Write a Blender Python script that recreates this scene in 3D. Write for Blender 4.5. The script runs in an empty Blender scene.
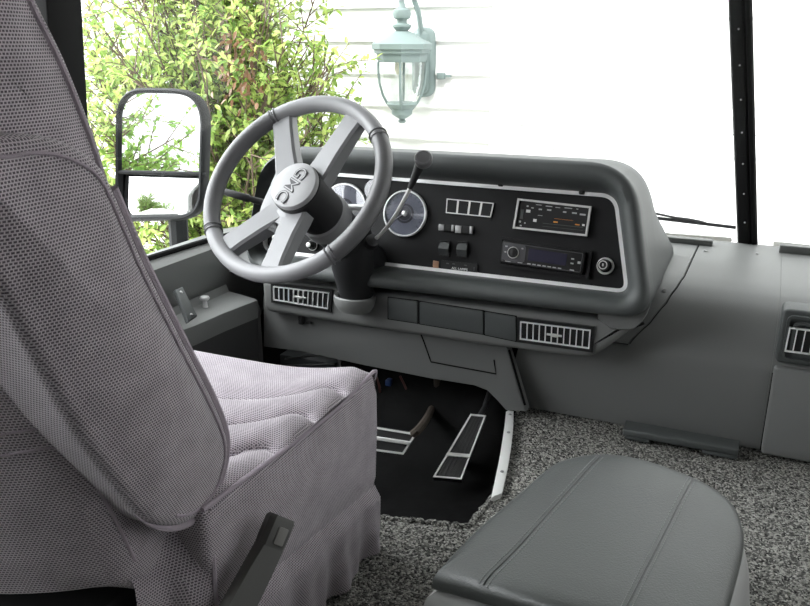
import bpy, bmesh, math, random
from mathutils import Vector as V, Matrix, noise
random.seed(7)
sc = bpy.context.scene
COL = sc.collection
R = math.radians
PI = math.pi

# ------------------------------------------------------------------ camera
F = 800.0; CAM = V((0, 0, .81)); PITCH = R(18); YAW = R(24)
fw = V((-math.sin(YAW)*math.cos(PITCH), math.cos(YAW)*math.cos(PITCH), -math.sin(PITCH)))
rt = V((math.cos(YAW), math.sin(YAW), 0)); upv = rt.cross(fw)
cd = bpy.data.cameras.new('camera'); cam = bpy.data.objects.new('camera', cd); COL.objects.link(cam)
cam.location = CAM; cam.rotation_euler = (R(90)-PITCH, 0, YAW)
cd.sensor_width = 36; cd.lens = F/810*36; cd.clip_start = .02; cd.clip_end = 200
sc.camera = cam
def ray(x, y): return fw*F + rt*(x-405) + upv*(303-y)
def at(x, y, ax, v):                      # measured photo point -> point on a world plane
    d = ray(x, y); i = 'XYZ'.index(ax); return CAM + d*((v-CAM[i])/d[i])
def onp(x, y, p0, n):                     # ... on a general plane
    d = ray(x, y); return CAM + d*((V(p0)-CAM).dot(n)/d.dot(n))

# ------------------------------------------------------------------ materials
def mat(name, col, rough=.6, metal=0, bump=0, bscale=200, spec=.5, var=0, coat=0):
    m = bpy.data.materials.new(name); m.use_nodes = True
    nt = m.node_tree; b = nt.nodes['Principled BSDF']
    b.inputs['Base Color'].default_value = (*col, 1); b.inputs['Roughness'].default_value = rough
    b.inputs['Metallic'].default_value = metal; b.inputs['Specular IOR Level'].default_value = spec
    b.inputs['Coat Weight'].default_value = coat
    tc = nt.nodes.new('ShaderNodeTexCoord')
    nz = nt.nodes.new('ShaderNodeTexNoise'); nz.inputs['Scale'].default_value = bscale; nz.inputs['Detail'].default_value = 3
    nt.links.new(tc.outputs['Object'], nz.inputs['Vector'])
    if bump:
        bp = nt.nodes.new('ShaderNodeBump'); bp.inputs['Strength'].default_value = bump; bp.inputs['Distance'].default_value = .002
        nt.links.new(nz.outputs['Fac'], bp.inputs['Height']); nt.links.new(bp.outputs['Normal'], b.inputs['Normal'])
    if var:
        n2 = nt.nodes.new('ShaderNodeTexNoise'); n2.inputs['Scale'].default_value = 14; n2.inputs['Detail'].default_value = 4
        nt.links.new(tc.outputs['Object'], n2.inputs['Vector'])
        mr = nt.nodes.new('ShaderNodeMapRange'); mr.inputs['To Min'].default_value = 1-var; mr.inputs['To Max'].default_value = 1+var
        mr.inputs['From Min'].default_value = .25; mr.inputs['From Max'].default_value = .75
        nt.links.new(n2.outputs['Fac'], mr.inputs['Value'])
        mx = nt.nodes.new('ShaderNodeMix'); mx.data_type = 'RGBA'; mx.blend_type = 'MULTIPLY'; mx.inputs['Factor'].default_value = 1
        mx.inputs['A'].default_value = (*col, 1); nt.links.new(mr.outputs['Result'], mx.inputs['B'])
        nt.links.new(mx.outputs['Result'], b.inputs['Base Color'])
    return m

def fabric(name, c1, c2, c3, w=.0042, h=.0032):
    m = bpy.data.materials.new(name); m.use_nodes = True
    nt = m.node_tree; b = nt.nodes['Principled BSDF']; b.inputs['Roughness'].default_value = .95
    b.inputs['Specular IOR Level'].default_value = .15; b.inputs['Sheen Weight'].default_value = .25; b.inputs['Sheen Roughness'].default_value = .5
    uv = nt.nodes.new('ShaderNodeUVMap')
    br = nt.nodes.new('ShaderNodeTexBrick'); br.inputs['Scale'].default_value = 1
    br.inputs['Brick Width'].default_value = w; br.inputs['Row Height'].default_value = h
    br.inputs['Mortar Size'].default_value = h*.36; br.inputs['Mortar Smooth'].default_value = 1
    br.inputs['Color1'].default_value = (*c1, 1); br.inputs['Color2'].default_value = (*c2, 1); br.inputs['Mortar'].default_value = (*c3, 1)
    nt.links.new(uv.outputs['UV'], br.inputs['Vector'])
    nz = nt.nodes.new('ShaderNodeTexNoise'); nz.inputs['Scale'].default_value = 30; nz.inputs['Detail'].default_value = 5
    nt.links.new(uv.outputs['UV'], nz.inputs['Vector'])
    mr = nt.nodes.new('ShaderNodeMapRange'); mr.inputs['From Min'].default_value = .3; mr.inputs['From Max'].default_value = .7
    mr.inputs['To Min'].default_value = .86; mr.inputs['To Max'].default_value = 1.12
    nt.links.new(nz.outputs['Fac'], mr.inputs['Value'])
    mx = nt.nodes.new('ShaderNodeMix'); mx.data_type = 'RGBA'; mx.blend_type = 'MULTIPLY'; mx.inputs['Factor'].default_value = 1
    nt.links.new(br.outputs['Color'], mx.inputs['A']); nt.links.new(mr.outputs['Result'], mx.inputs['B'])
    nt.links.new(mx.outputs['Result'], b.inputs['Base Color'])
    bp = nt.nodes.new('ShaderNodeBump'); bp.inputs['Strength'].default_value = .6; bp.inputs['Distance'].default_value = .001
    nt.links.new(br.outputs['Fac'], bp.inputs['Height']); nt.links.new(bp.outputs['Normal'], b.inputs['Normal'])
    return m

def carpet_mat():
    m = bpy.data.materials.new('carpet'); m.use_nodes = True
    nt = m.node_tree; b = nt.nodes['Principled BSDF']; b.inputs['Roughness'].default_value = 1; b.inputs['Specular IOR Level'].default_value = .05
    tc = nt.nodes.new('ShaderNodeTexCoord')
    vo = nt.nodes.new('ShaderNodeTexVoronoi'); vo.inputs['Scale'].default_value = 330
    nt.links.new(tc.outputs['Object'], vo.inputs['Vector'])
    cr = nt.nodes.new('ShaderNodeValToRGB')
    e = cr.color_ramp.elements; e[0].color = (.02, .02, .02, 1); e[1].color = (.38, .375, .345, 1)
    x = e.new(.45); x.color = (.115, .114, .107, 1)
    sx = nt.nodes.new('ShaderNodeSeparateColor'); nt.links.new(vo.outputs['Color'], sx.inputs['Color'])
    nt.links.new(sx.outputs['Red'], cr.inputs['Fac']); nt.links.new(cr.outputs['Color'], b.inputs['Base Color'])
    bp = nt.nodes.new('ShaderNodeBump'); bp.inputs['Strength'].default_value = .8; bp.inputs['Distance'].default_value = .004
    bp.invert = True
    nt.links.new(vo.outputs['Distance'], bp.inputs['Height']); nt.links.new(bp.outputs['Normal'], b.inputs['Normal'])
    return m

def leaf_mat(name, cols, trans=.4):
    m = bpy.data.materials.new(name); m.use_nodes = True
    nt = m.node_tree; nt.nodes.clear()
    out = nt.nodes.new('ShaderNodeOutputMaterial')
    g = nt.nodes.new('ShaderNodeNewGeometry'); cr = nt.nodes.new('ShaderNodeValToRGB')
    e = cr.color_ramp.elements
    e[0].position = 0; e[0].color = (*cols[0], 1); e[1].position = 1; e[1].color = (*cols[-1], 1)
    for i, c in enumerate(cols[1:-1]):
        q = e.new((i+1)/(len(cols)-1)); q.color = (*c, 1)
    nt.links.new(g.outputs['Random Per Island'], cr.inputs['Fac'])
    d = nt.nodes.new('ShaderNodeBsdfPrincipled'); d.inputs['Roughness'].default_value = .35
    t = nt.nodes.new('ShaderNodeBsdfTranslucent'); mx = nt.nodes.new('ShaderNodeMixShader'); mx.inputs['Fac'].default_value = trans
    nt.links.new(cr.outputs['Color'], d.inputs['Base Color']); nt.links.new(cr.outputs['Color'], t.inputs['Color'])
    nt.links.new(d.outputs[0], mx.inputs[1]); nt.links.new(t.outputs[0], mx.inputs[2]); nt.links.new(mx.outputs[0], out.inputs['Surface'])
    return m

def glass_mat(name, tint=(1, 1, 1), refl=.05):
    m = bpy.data.materials.new(name); m.use_nodes = True
    nt = m.node_tree; nt.nodes.clear()
    out = nt.nodes.new('ShaderNodeOutputMaterial'); t = nt.nodes.new('ShaderNodeBsdfTransparent'); t.inputs['Color'].default_value = (*tint, 1)
    g = nt.nodes.new('ShaderNodeBsdfGlossy'); g.inputs['Roughness'].default_value = .02
    mx = nt.nodes.new('ShaderNodeMixShader'); mx.inputs['Fac'].default_value = refl
    nt.links.new(t.outputs[0], mx.inputs[1]); nt.links.new(g.outputs[0], mx.inputs[2]); nt.links.new(mx.outputs[0], out.inputs['Surface'])
    return m

def emit_mat(name, col, s):
    m = bpy.data.materials.new(name); m.use_nodes = True; b = m.node_tree.nodes['Principled BSDF']
    b.inputs['Base Color'].default_value = (.02, .02, .02, 1); b.inputs['Emission Color'].default_value = (*col, 1); b.inputs['Emission Strength'].default_value = s
    return m

M = dict(
    fab=fabric('seat_fabric', (.07, .056, .07), (.11, .09, .108), (.48, .437, .47), .0035, .0029),
    welt=mat('seat_welt', (.33, .285, .325), .95, bump=.8, bscale=900),
    podv=mat('pod_vinyl', (.052, .057, .056), .5, bump=.25, bscale=700, spec=.4),
    dash=mat('dash_plastic', (.135, .138, .134), .5, bump=.12, bscale=900, spec=.4),
    door_d=mat('recessed_dark_plastic', (.06, .066, .066), .5, bump=.1, bscale=700),
    black=mat('black_plastic', (.012, .012, .012), .45, spec=.35),
    face=mat('panel_face', (.008, .008, .0085), .5, bump=.1, bscale=500, spec=.25, var=.3),
    gap=mat('gap_black', (.004, .004, .004), .8, spec=.1),
    chrome=mat('chrome', (.9, .9, .9), .3, .4),
    silver=mat('silver_trim', (.66, .66, .64), .35, .5),
    alu=mat('aluminium', (.72, .72, .7), .42, .4, bump=.15, bscale=250),
    wheel=mat('wheel_grey', (.205, .207, .214), .45, bump=.1, bscale=1200, spec=.5),
    leather=mat('wheel_leather', (.095, .095, .098), .42, bump=.3, bscale=900),
    cap=mat('horn_cap', (.26, .262, .265), .5, bump=.1, bscale=800),
    ink=mat('letter_dark', (.05, .05, .055), .5),
    colm=mat('column_black', (.016, .016, .017), .5, bump=.12, bscale=700, spec=.35),
    collar=mat('column_collar', (.2, .2, .205), .45),
    vinyl=mat('console_vinyl', (.06, .065, .063), .42, bump=.35, bscale=420, spec=.45, var=.06),
    vinyld=mat('vinyl_stitch', (.16, .168, .165), .6),
    conb=mat('console_base', (.25, .25, .245), .5, bump=.15, bscale=700),
    mat_=mat('rubber_mat', (.005, .005, .005), .85, bump=.7, bscale=60, spec=.1, var=.5),
    rubber=mat('pedal_rubber', (.02, .02, .02), .6, bump=.5, bscale=500),
    rust=mat('pedal_arm', (.045, .035, .026), .7, .3, var=.3),
    belt=mat('buckle_plastic', (.065, .064, .06), .55, bump=.1, bscale=600),
    beltb=mat('buckle_button', (.19, .185, .175), .5),
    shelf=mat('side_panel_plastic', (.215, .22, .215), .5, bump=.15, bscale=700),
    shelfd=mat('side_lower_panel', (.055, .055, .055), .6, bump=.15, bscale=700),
    frame=mat('window_frame_black', (.01, .01, .01), .75, spec=.1),
    blue=mat('wire_blue', (.015, .04, .12), .5), red=mat('wire_red', (.06, .018, .014), .5),
    dial=mat('gauge_dial', (.16, .17, .2), .35, spec=.6), dialb=mat('gauge_dark', (.03, .03, .035), .4),
    white=mat('print_white', (.75, .75, .74), .6), amber=mat('print_amber', (.75, .28, .05), .5), copper=mat('copper_lens', (.36, .2, .12), .4),
    btn=mat('stereo_button', (.08, .08, .085), .35, .3), lcd=mat('stereo_display', (.012, .012, .03), .25, spec=.6),
    screw=mat('screw_steel', (.35, .35, .35), .35, .9),
    carpet=carpet_mat(), carpete=mat('carpet_edge', (.17, .17, .16), 1, bump=1, bscale=500, spec=.05),
    siding=mat('white_siding', (.74, .74, .73), .6), gdoor=mat('garage_paint', (.74, .75, .75), .55),
    lamp=mat('lantern_paint', (.17, .22, .215), .6, bump=.2, bscale=150), lglass=glass_mat('lantern_glass', (.93, .95, .94), .12),
    glass=glass_mat('window_glass', (.97, .98, .975), .03),
    mirror=mat('mirror_silver', (.92, .93, .93), .01, 1), mshell=mat('mirror_housing', (.014, .015, .016), .6, spec=.2),
    bark=mat('bark', (.12, .085, .06), .9, bump=.6, bscale=120),
    leaf=leaf_mat('leaf', [(.14, .25, .06), (.25, .38, .08), (.40, .52, .14), (.58, .66, .22), (.30, .43, .12)], .5),
    leaf2=leaf_mat('leaf_tree', [(.10, .22, .04), (.20, .34, .07), (.32, .46, .13)]),
    dead=leaf_mat('leaf_dead', [(.10, .05, .025), (.22, .11, .05), (.15, .08, .04)], .15),
    ceil=mat('headliner', (.42, .41, .39), .9), body=mat('vehicle_body', (.72, .72, .7), .4),
    ground=mat('driveway', (.62, .61, .58), .9, bump=.4, bscale=80, var=.06),
    bulb=mat('bulb', (.8, .75, .6), .2),
)

# ------------------------------------------------------------------ mesh builder
class MB:
    def __init__(s): s.v = []; s.f = []; s.mi = []; s.cur = 0
    def m(s, i): s.cur = i; return s
    def add(s, vs, fs):
        o = len(s.v); s.v += [V(p) for p in vs]
        for f in fs: s.f.append([o+i for i in f]); s.mi.append(s.cur)
    def loft(s, loops, cap0=True, cap1=True, ring=False):
        n = len(loops[0]); vs = [p for l in loops for p in l]; fs = []
        k = len(loops)
        for i in range(k if ring else k-1):
            a = i*n; b = ((i+1) % k)*n
            for j in range(n):
                q = (j+1) % n; fs.append((a+j, a+q, b+q, b+j))
        if not ring:
            if cap0: fs.append(tuple(reversed(range(n))))
            if cap1: fs.append(tuple((k-1)*n+j for j in range(n)))
        s.add(vs, fs)
    def grid(s, fn, nu, nv):
        vs = [fn(i/nu, j/nv) for j in range(nv+1) for i in range(nu+1)]
        fs = [(j*(nu+1)+i, j*(nu+1)+i+1, (j+1)*(nu+1)+i+1, (j+1)*(nu+1)+i) for j in range(nv) for i in range(nu)]
        s.add(vs, fs)
    def tube(s, pts, r, n=10, closed=False):
        pts = [V(p) for p in pts]; k = len(pts)
        rs = r if isinstance(r, (list, tuple)) else [r]*k
        tg = []
        for i in range(k):
            a = pts[(i-1) % k] if (closed or i > 0) else pts[i]; b = pts[(i+1) % k] if (closed or i < k-1) else pts[i]
            tg.append((b-a).normalized())
        nm = tg[0].orthogonal().normalized(); loops = []
        for i in range(k):
            nm = (nm - tg[i]*nm.dot(tg[i])).normalized(); bn = tg[i].cross(nm)
            loops.append([pts[i] + (nm*math.cos(2*PI*j/n) + bn*math.sin(2*PI*j/n))*rs[i] for j in range(n)])
        s.loft(loops, ring=closed)
    def lathe(s, prof, o, ax, n=32, up=None, cap=True):     # prof: (distance along axis, radius)
        o = V(o); ax = V(ax).normalized(); a = ax.orthogonal().normalized() if up is None else (V(up)-ax*V(up).dot(ax)).normalized(); b = ax.cross(a)
        s.loft([[o + ax*t + (a*math.cos(2*PI*j/n)+b*math.sin(2*PI*j/n))*max(r, 1e-5) for j in range(n)] for t, r in prof], cap, cap)
    def slab(s, ol, d, depth, r0=0, r1=0, steps=3, bulge=0):
        d = V(d).normalized(); loops = []
        if r0:
            for k in range(steps):
                a = PI/2*k/steps; loops.append([p + d*(r0*(1-math.cos(a))) for p in inset(ol, d, r0*(1-math.sin(a)))])
        loops.append([V(p)+d*r0 for p in ol])
        if r1:
            for k in range(steps+1):
                a = PI/2*k/steps; loops.append([p + d*(depth-r1*(1-math.sin(a))) for p in inset(ol, d, r1*(1-math.cos(a)))])
        else: loops.append([V(p)+d*depth for p in ol])
        if bulge:
            base = loops[-1]; c = sum(base, V())/len(base)
            for k in range(1, 9):
                f = k/9.0; loops.append([p.lerp(c, f) + d*bulge*(1-(1-f)**2) for p in base])
        s.loft(loops)
    def ringf(s, ol, d, w, depth, z0=0):
        d = V(d).normalized(); a = [V(p)+d*z0 for p in ol]; b = inset(a, d, w)
        s.loft([a, [p+d*depth for p in a], [p+d*depth for p in b], b], ring=True)
    def box(s, c, sz, rot=None, bev=0, seg=2):
        bm = bmesh.new(); bmesh.ops.create_cube(bm, size=1)
        for v in bm.verts: v.co = V((v.co.x*sz[0], v.co.y*sz[1], v.co.z*sz[2]))
        if bev: bmesh.ops.bevel(bm, geom=bm.edges[:]+bm.verts[:], offset=bev, segments=seg, affect='EDGES', profile=.5)
        if rot is None: rot = Matrix.Identity(3)
        bm.verts.index_update()
        s.add([rot @ v.co + V(c) for v in bm.verts], [[v.index for v in f.verts] for f in bm.faces]); bm.free()
    def ball(s, c, r, n=12):
        s.lathe([(-r*math.cos(PI*k/n), r*math.sin(PI*k/n)) for k in range(n+1)], c, (0, 0, 1), n*2)
    def build(s, name, mats, parent=None, uv=False, angle=35, origin=None):
        me = bpy.data.meshes.new(name)
        if parent is not None: o0 = wpos[parent.name]
        elif origin is not None: o0 = V(origin)
        else:
            lo = V([min(p[i] for p in s.v) for i in range(3)]); hi = V([max(p[i] for p in s.v) for i in range(3)])
            o0 = V(((lo.x+hi.x)/2, (lo.y+hi.y)/2, lo.z))
        me.from_pydata([p-o0 for p in s.v], [], s.f)
        for m_ in (mats if isinstance(mats, (list, tuple)) else [mats]): me.materials.append(m_)
        me.polygons.foreach_set('material_index', s.mi)
        bm = bmesh.new(); bm.from_mesh(me); bmesh.ops.recalc_face_normals(bm, faces=bm.faces); bm.to_mesh(me); bm.free()
        me.polygons.foreach_set('use_smooth', [True]*len(me.polygons))
        me.set_sharp_from_angle(angle=R(angle))
        if uv:
            lay = me.uv_layers.new(name='UVMap').data
            for p in me.polygons:
                n = p.normal; ax = max(range(3), key=lambda i: abs(n[i]))
                a, b = ((1, 2), (0, 2), (0, 1))[ax]
                for li in p.loop_indices:
                    c = me.vertices[me.loops[li].vertex_index].co + o0; lay[li].uv = (c[a], c[b])
        ob = bpy.data.objects.new(name, me); COL.objects.link(ob)
        if parent is not None: ob.parent = parent; wpos[ob.name] = o0
        else: ob.location = o0; wpos[ob.name] = o0
        return ob
wpos = {}
def inset(ol, d, w):
    if abs(w) < 1e-9: return [V(p) for p in ol]
    n = len(ol); P = [V(p) for p in ol]; area = V()
    for i in range(n): area += P[i].cross(P[(i+1) % n])
    sg = 1 if area.dot(d) > 0 else -1; out = []
    for i in range(n):
        e0 = P[i]-P[i-1]; e1 = P[(i+1) % n]-P[i]
        if e0.length < 1e-9: e0 = e1
        if e1.length < 1e-9: e1 = e0
        n0 = d.cross(e0).normalized()*sg; n1 = d.cross(e1).normalized()*sg; m_ = n0+n1
        m_ = m_.normalized() if m_.length > 1e-6 else n0
        out.append(P[i] + m_*(w/max(.45, m_.dot(n0))))
    return out
def fillet(c, r, n=6):
    c = [V(p) for p in c]; k = len(c); out = []
    rr = r if isinstance(r, (list, tuple)) else [r]*k
    for i in range(k):
        a = c[i-1]-c[i]; b = c[(i+1) % k]-c[i]; q = rr[i]
        if q <= 0: out.append(c[i]); continue
        p0 = c[i]+a.normalized()*min(q, a.length*.49); p2 = c[i]+b.normalized()*min(q, b.length*.49)
        for j in range(n+1):
            t = j/n; out.append(p0*(1-t)**2 + c[i]*2*t*(1-t)*(.92) + c[i]*0 + p2*t*t + (p0+p2)*(.08*t*(1-t)))
    return out
def spline(pts, n=8, closed=False):
    pts = [V(p) for p in pts]; k = len(pts); out = []
    for i in range(k if closed else k-1):
        p0 = pts[(i-1) % k] if (closed or i > 0) else pts[i]; p1 = pts[i]; p2 = pts[(i+1) % k]; p3 = pts[(i+2) % k] if (closed or i < k-2) else p2
        for j in range(n):
            t = j/n; out.append(.5*((2*p1)+(p2-p0)*t+(2*p0-5*p1+4*p2-p3)*t*t+(3*p1-p0-3*p2+p3)*t**3))
    if not closed: out.append(pts[-1])
    return out
def tag(o, label, cat, group=None):
    o['label'] = label; o['category'] = cat
    if group: o['group'] = group
    return o
def thing(name, loc, label, cat, group=None):
    o = bpy.data.objects.new(name, None); COL.objects.link(o); o.location = V(loc); o.empty_display_size = .05
    wpos[o.name] = V(loc); return tag(o, label, cat, group)
def struct(o): o['kind'] = 'structure'; return o
def lab(o, s): o['label'] = s; return o
def quad(mb, a, b, c, d): mb.add([a, b, c, d], [(0, 1, 2, 3)])
def text_mesh(name, body, size, m, parent, pos, ex, ey, extrude=.0006, align='CENTER', bold=0):
    cu = bpy.data.curves.new(name, 'FONT'); cu.body = body; cu.size = size; cu.extrude = extrude; cu.align_x = align; cu.align_y = 'CENTER'; cu.offset = bold
    t = bpy.data.objects.new(name, cu); COL.objects.link(t)
    bpy.context.view_layer.update()
    me = bpy.data.meshes.new_from_object(t.evaluated_get(bpy.context.evaluated_depsgraph_get()))
    bpy.data.objects.remove(t); me.name = name; me.materials.clear(); me.materials.append(m)
    ex = V(ex).normalized(); ez = ex.cross(V(ey)).normalized(); ey = ez.cross(ex)
    mx = Matrix((ex, ey, ez)).transposed().to_4x4(); mx.translation = V(pos)-wpos[parent.name]
    me.transform(mx); o = bpy.data.objects.new(name, me); COL.objects.link(o); o.parent = parent; wpos[o.name] = wpos[parent.name]
    return o
from mathutils.bvhtree import BVHTree
def hitter(mb):                            # photo point -> point on a finished shape
    tr = BVHTree.FromPolygons([tuple(v) for v in mb.v], mb.f)
    def h(x, y, off=.0006):
        d = ray(x, y).normalized(); loc, n, i, ds_ = tr.ray_cast(CAM, d)
        if loc is None: return None
        return loc + (n if n.dot(d) < 0 else -n)*off
    return h, tr
def circ(c, r, a, b, n=48): return [V(c)+(a*math.cos(2*PI*i/n)+b*math.sin(2*PI*i/n))*r for i in range(n)]

#SECTION_SETTING
# ------------------------------------------------------------------ the cabin floor, walls, ceiling
FW = [V((-1.25, 1.08, 0)), V((-.65, 1.10, 0)), V((-.395, 1.165, 0)), V((-.385, 1.28, 0)), V((-.455, 1.66, 0)), V((-.46, 1.8, 0)), V((-1.25, 1.8, 0))]
def inpoly(x, y, P):
    c = False; n = len(P)
    for i in range(n):
        a, b = P[i], P[i-1]
        if (a.y > y) != (b.y > y) and x < (b.x-a.x)*(y-a.y)/(b.y-a.y)+a.x: c = not c
    return c
mb = MB()
st = .0055; x0, x1, y0, y1 = -.72, .62, .55, 1.74
nx = int((x1-x0)/st); ny = int((y1-y0)/st); idx = {}; vs = []; fs = []
def cv(i, j):
    if (i, j) not in idx:
        x = x0+i*st; y = y0+j*st
        h = noise.noise(V((x*140, y*140, 0)))*.0035 + noise.noise(V((x*45, y*45, 3)))*.0022
        idx[(i, j)] = len(vs); vs.append(V((x+noise.noise(V((x*200, y*200, 9)))*.002, y+noise.noise(V((x*200, y*200, 5)))*.002, h-.004)))
    return idx[(i, j)]
for j in range(ny):
    for i in range(nx):
        if inpoly(x0+(i+.5)*st, y0+(j+.5)*st, FW): continue
        fs.append((cv(i, j), cv(i+1, j), cv(i+1, j+1), cv(i, j+1)))
mb.add(vs, fs)
for (a, b, c, d) in ((-1.25, x0, -2.5, 1.08), (x0, x1, -2.5, y0), (x1, 1.25, -2.5, 1.74)):
    mb.add([(a, c, -.004), (b, c, -.004), (b, d, -.004), (a, d, -.004)], [(0, 1, 2, 3)])
struct(mb.build('floor', M['carpet'], angle=80, origin=(0, 0, 0)))
mb = MB()                                     # sunken footwell
pr = [(1.06, -.13), (1.3, -.14), (1.5, -.12), (1.62, -.06), (1.76, .06), (1.9, .3)]
for (a, b) in zip(pr[:-1], pr[1:]):
    quad(mb, (-1.25, a[0], a[1]), (-.36, a[0], a[1]), (-.36, b[0], b[1]), (-1.25, b[0], b[1]))
top = [p+V((0, 0, -.003)) for p in FW]; bot = [V((p.x, p.y, -.16)) for p in FW]
for i in range(5): quad(mb, top[i], top[i+1], bot[i+1], bot[i])
quad(mb, (-.455, 1.66, -.16), (-.455, 1.66, .15), (-.455, 2.0, .3), (-.455, 2.0, -.16))
struct(mb.build('floor_footwell', M['mat_']))
mb = MB(); E_ = []
for a, b in zip(FW[:4], FW[1:4]): E_ += [a.lerp(b, k/60) for k in range(60)]
E_ = [p+V((noise.noise(p*90)*.003, noise.noise(p*90+V((5, 0, 0)))*.004, -.006+noise.noise(p*110+V((0, 9, 0)))*.003)) for p in E_]
mb.tube(E_, [.007+noise.noise(p*150)*.0025 for p in E_], 8); struct(mb.build('trim_1', M['carpet'], angle=80, origin=(0, 0, 0)))

WX = -1.25
# left wall below the window (slanted inner skin, shelf, lower skin), above it, and its outside
sill = [at(155, 258, 'X', WX), at(190, 247, 'X', WX)]
mb = MB()
pf = [(-1.31, -.35), (-1.31, .325), (-1.285, .342), (-1.245, .338), (-1.226, .322), (-1.222, .24), (-1.24, .19), (-1.245, -.16)]
loops = [[V((x, y, z)) for x, z in pf] for y in (-2.5, 1.70)]; loops += [[V((x*.985, 1.86, z-.012)) for x, z in pf]]
mb.loft(loops)
mb.box((-1.28, -.4, 1.55), (.06, 4.2, .74)); mb.box((-1.28, -1.55, .77), (.06, 1.9, 1.14)); mb.box((-1.28, .0, .77), (.06, .10, 1.14))
struct(mb.build('wall_left', M['shelf']))
mb = MB(); mb.box((1.28, -1.1, .78), (.06, 2.8, 2.26)); mb.box((1.28, 1.0, 1.6), (.06, 1.4, .64)); mb.box((1.28, 1.0, .02), (.06, 1.4, .7))
struct(mb.build('wall_right', M['shelf']))
mb = MB(); mb.box((0, -.3, 1.93), (2.62, 4.4, .06)); struct(mb.build('ceiling', M['ceil']))
mb = MB(); mb.box((0, -2.5, .8), (2.5, .06, 2.3))
struct(mb.build('wall_back', M['ceil']))
# side pillar, black
mb = MB(); pts = []
pa_, pb_ = at(82, 0, 'X', -1.226), at(86, 70, 'X', -1.226)
pe = lambda z: pa_.lerp(pb_, (z-pa_.z)/(pb_.z-pa_.z))
mb.slab([pe(1.3), pe(.335), pe(.335)-V((0, .085, 0)), pe(1.3)-V((0, .085, 0))], (-1, 0, 0), .03, r0=.004)
tp = at(83, 30, 'X', -1.23)
struct(mb.build('trim_2', M['frame']))
# windshield base curve (plan) and glass
def wbase(t):     # t 0..1 from the side window round to the centre
    P = [V((-1.265, 1.22, .342)), V((-1.262, 1.45, .342)), V((-1.245, 1.68, .342)), V((-1.16, 1.87, .341)), V((-.98, 1.99, .339)), V((-.7, 2.06, .337)), V((-.35, 2.12, .335)), V((-.02, 2.15, .332))]
    S = wbase.S = getattr(wbase, 'S', None) or spline(P, 8)
    k = t*(len(S)-1); i = min(int(k), len(S)-2); return S[i].lerp(S[i+1], k-i)
def wtop(t):
    b = wbase(t); s = min(1, max(0, (t-.2)/.4)); return V((b.x*(1-.05*s)+.0, b.y-.40*s*s*(3-2*s)-.0, 1.22))
def wpt(t, h): return wbase(t).lerp(wtop(t), h)
for sgn, nm in ((1, 'window_1'), (-1, 'window_2')):
    mb = MB()
    f = lambda u, v: (lambda p: V((p.x*sgn, p.y, p.z)))(wpt(u*.985, v))
    mb.grid(f, 60, 10); struct(mb.build(nm, M['glass']))
# sill trim along the glass: black seal and grey lip
mb = MB(); mb.tube([wbase(i/50)+V((.012, -.01, .004-.012*min(1, i/25))) for i in range(51)], .007, 8); mb.tube([V((-p.x, p.y, p.z)) for p in [wbase(i/50)+V((.012, -.01, .004-.012*min(1, i/25))) for i in range(51)]], .007, 8)
struct(mb.build('trim_3', M['frame']))
mb = MB()
def cowl(u, v):
    p = wbase(.3+.7*u); q = p+V((.02, -.012, -.004)); r = V((max(-1.2, q.x), min(q.y-.02, 1.60 if q.x < -.9 else 1.75), .26 if q.x < -.9 else .30)); return q.lerp(r, v)
mb.grid(cowl, 40, 4); struct(mb.build('trim_4', M['shelf']))
# header above the windshield, outside the frame
mb = MB(); loops = []
for i in range(41):
    t = i/40; p = wtop(t*.99); loops.append([p+V((-.03, .03, -.03)), p+V((-.03, .03, .75)), p+V((.02, -.05, .75)), p+V((.02, -.05, -.03))])
mb.loft(loops); loops = [[V((-p.x, p.y, p.z)) for p in l] for l in loops]; mb.loft(loops)
struct(mb.build('wall_front', M['ceil']))
mb = MB()
def nose(u, v):
    p = wbase(.42+.56*u); p = V((p.x*1.01, p.y+.025, .335)); q = p+V((p.x*.06, .16, -.03)); r_ = q+V((p.x*.05, .12, -.42))
    return p.lerp(q, v*2) if v < .5 else q.lerp(r_, v*2-1)
mb.grid(nose, 40, 10); mb.grid(lambda u, v: (lambda p: V((-p.x, p.y, p.z)))(nose(u, v)), 40, 10); struct(mb.build('trim_8', M['body']))
# centre divider
a = at(747, 244, 'Y', 2.14); 
cB = at(747.5, 246, 'Y', 2.14); cT = at(740, 0, 'Y', 1.93); cT = cB+(cT-cB)*1.45
dv = (cT-cB).normalized(); sx = V((1, 0, 0)); nz_ = sx.cross(dv).normalized()
mb = MB()
prof = [(-.024, .012), (-.020, -.008), (-.006, -.012), (.004, -.012), (.006, -.007), (.010, -.007), (.012, -.013), (.020, -.012), (.024, -.006), (.024, .012)]
mb.loft([[p+sx*u+V((0, 1, 0))*w for u, w in prof] for p in (cB-dv*.03, cT)])
struct(mb.build('trim_5', M['frame']))
mb = MB()
for k in range(7):
    p = cB.lerp(cT, .08+.09*k)+V((-.004, -.0125, 0)); mb.ball(p, .0022, 5)
struct(mb.build('trim_6', M['screw']))

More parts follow.
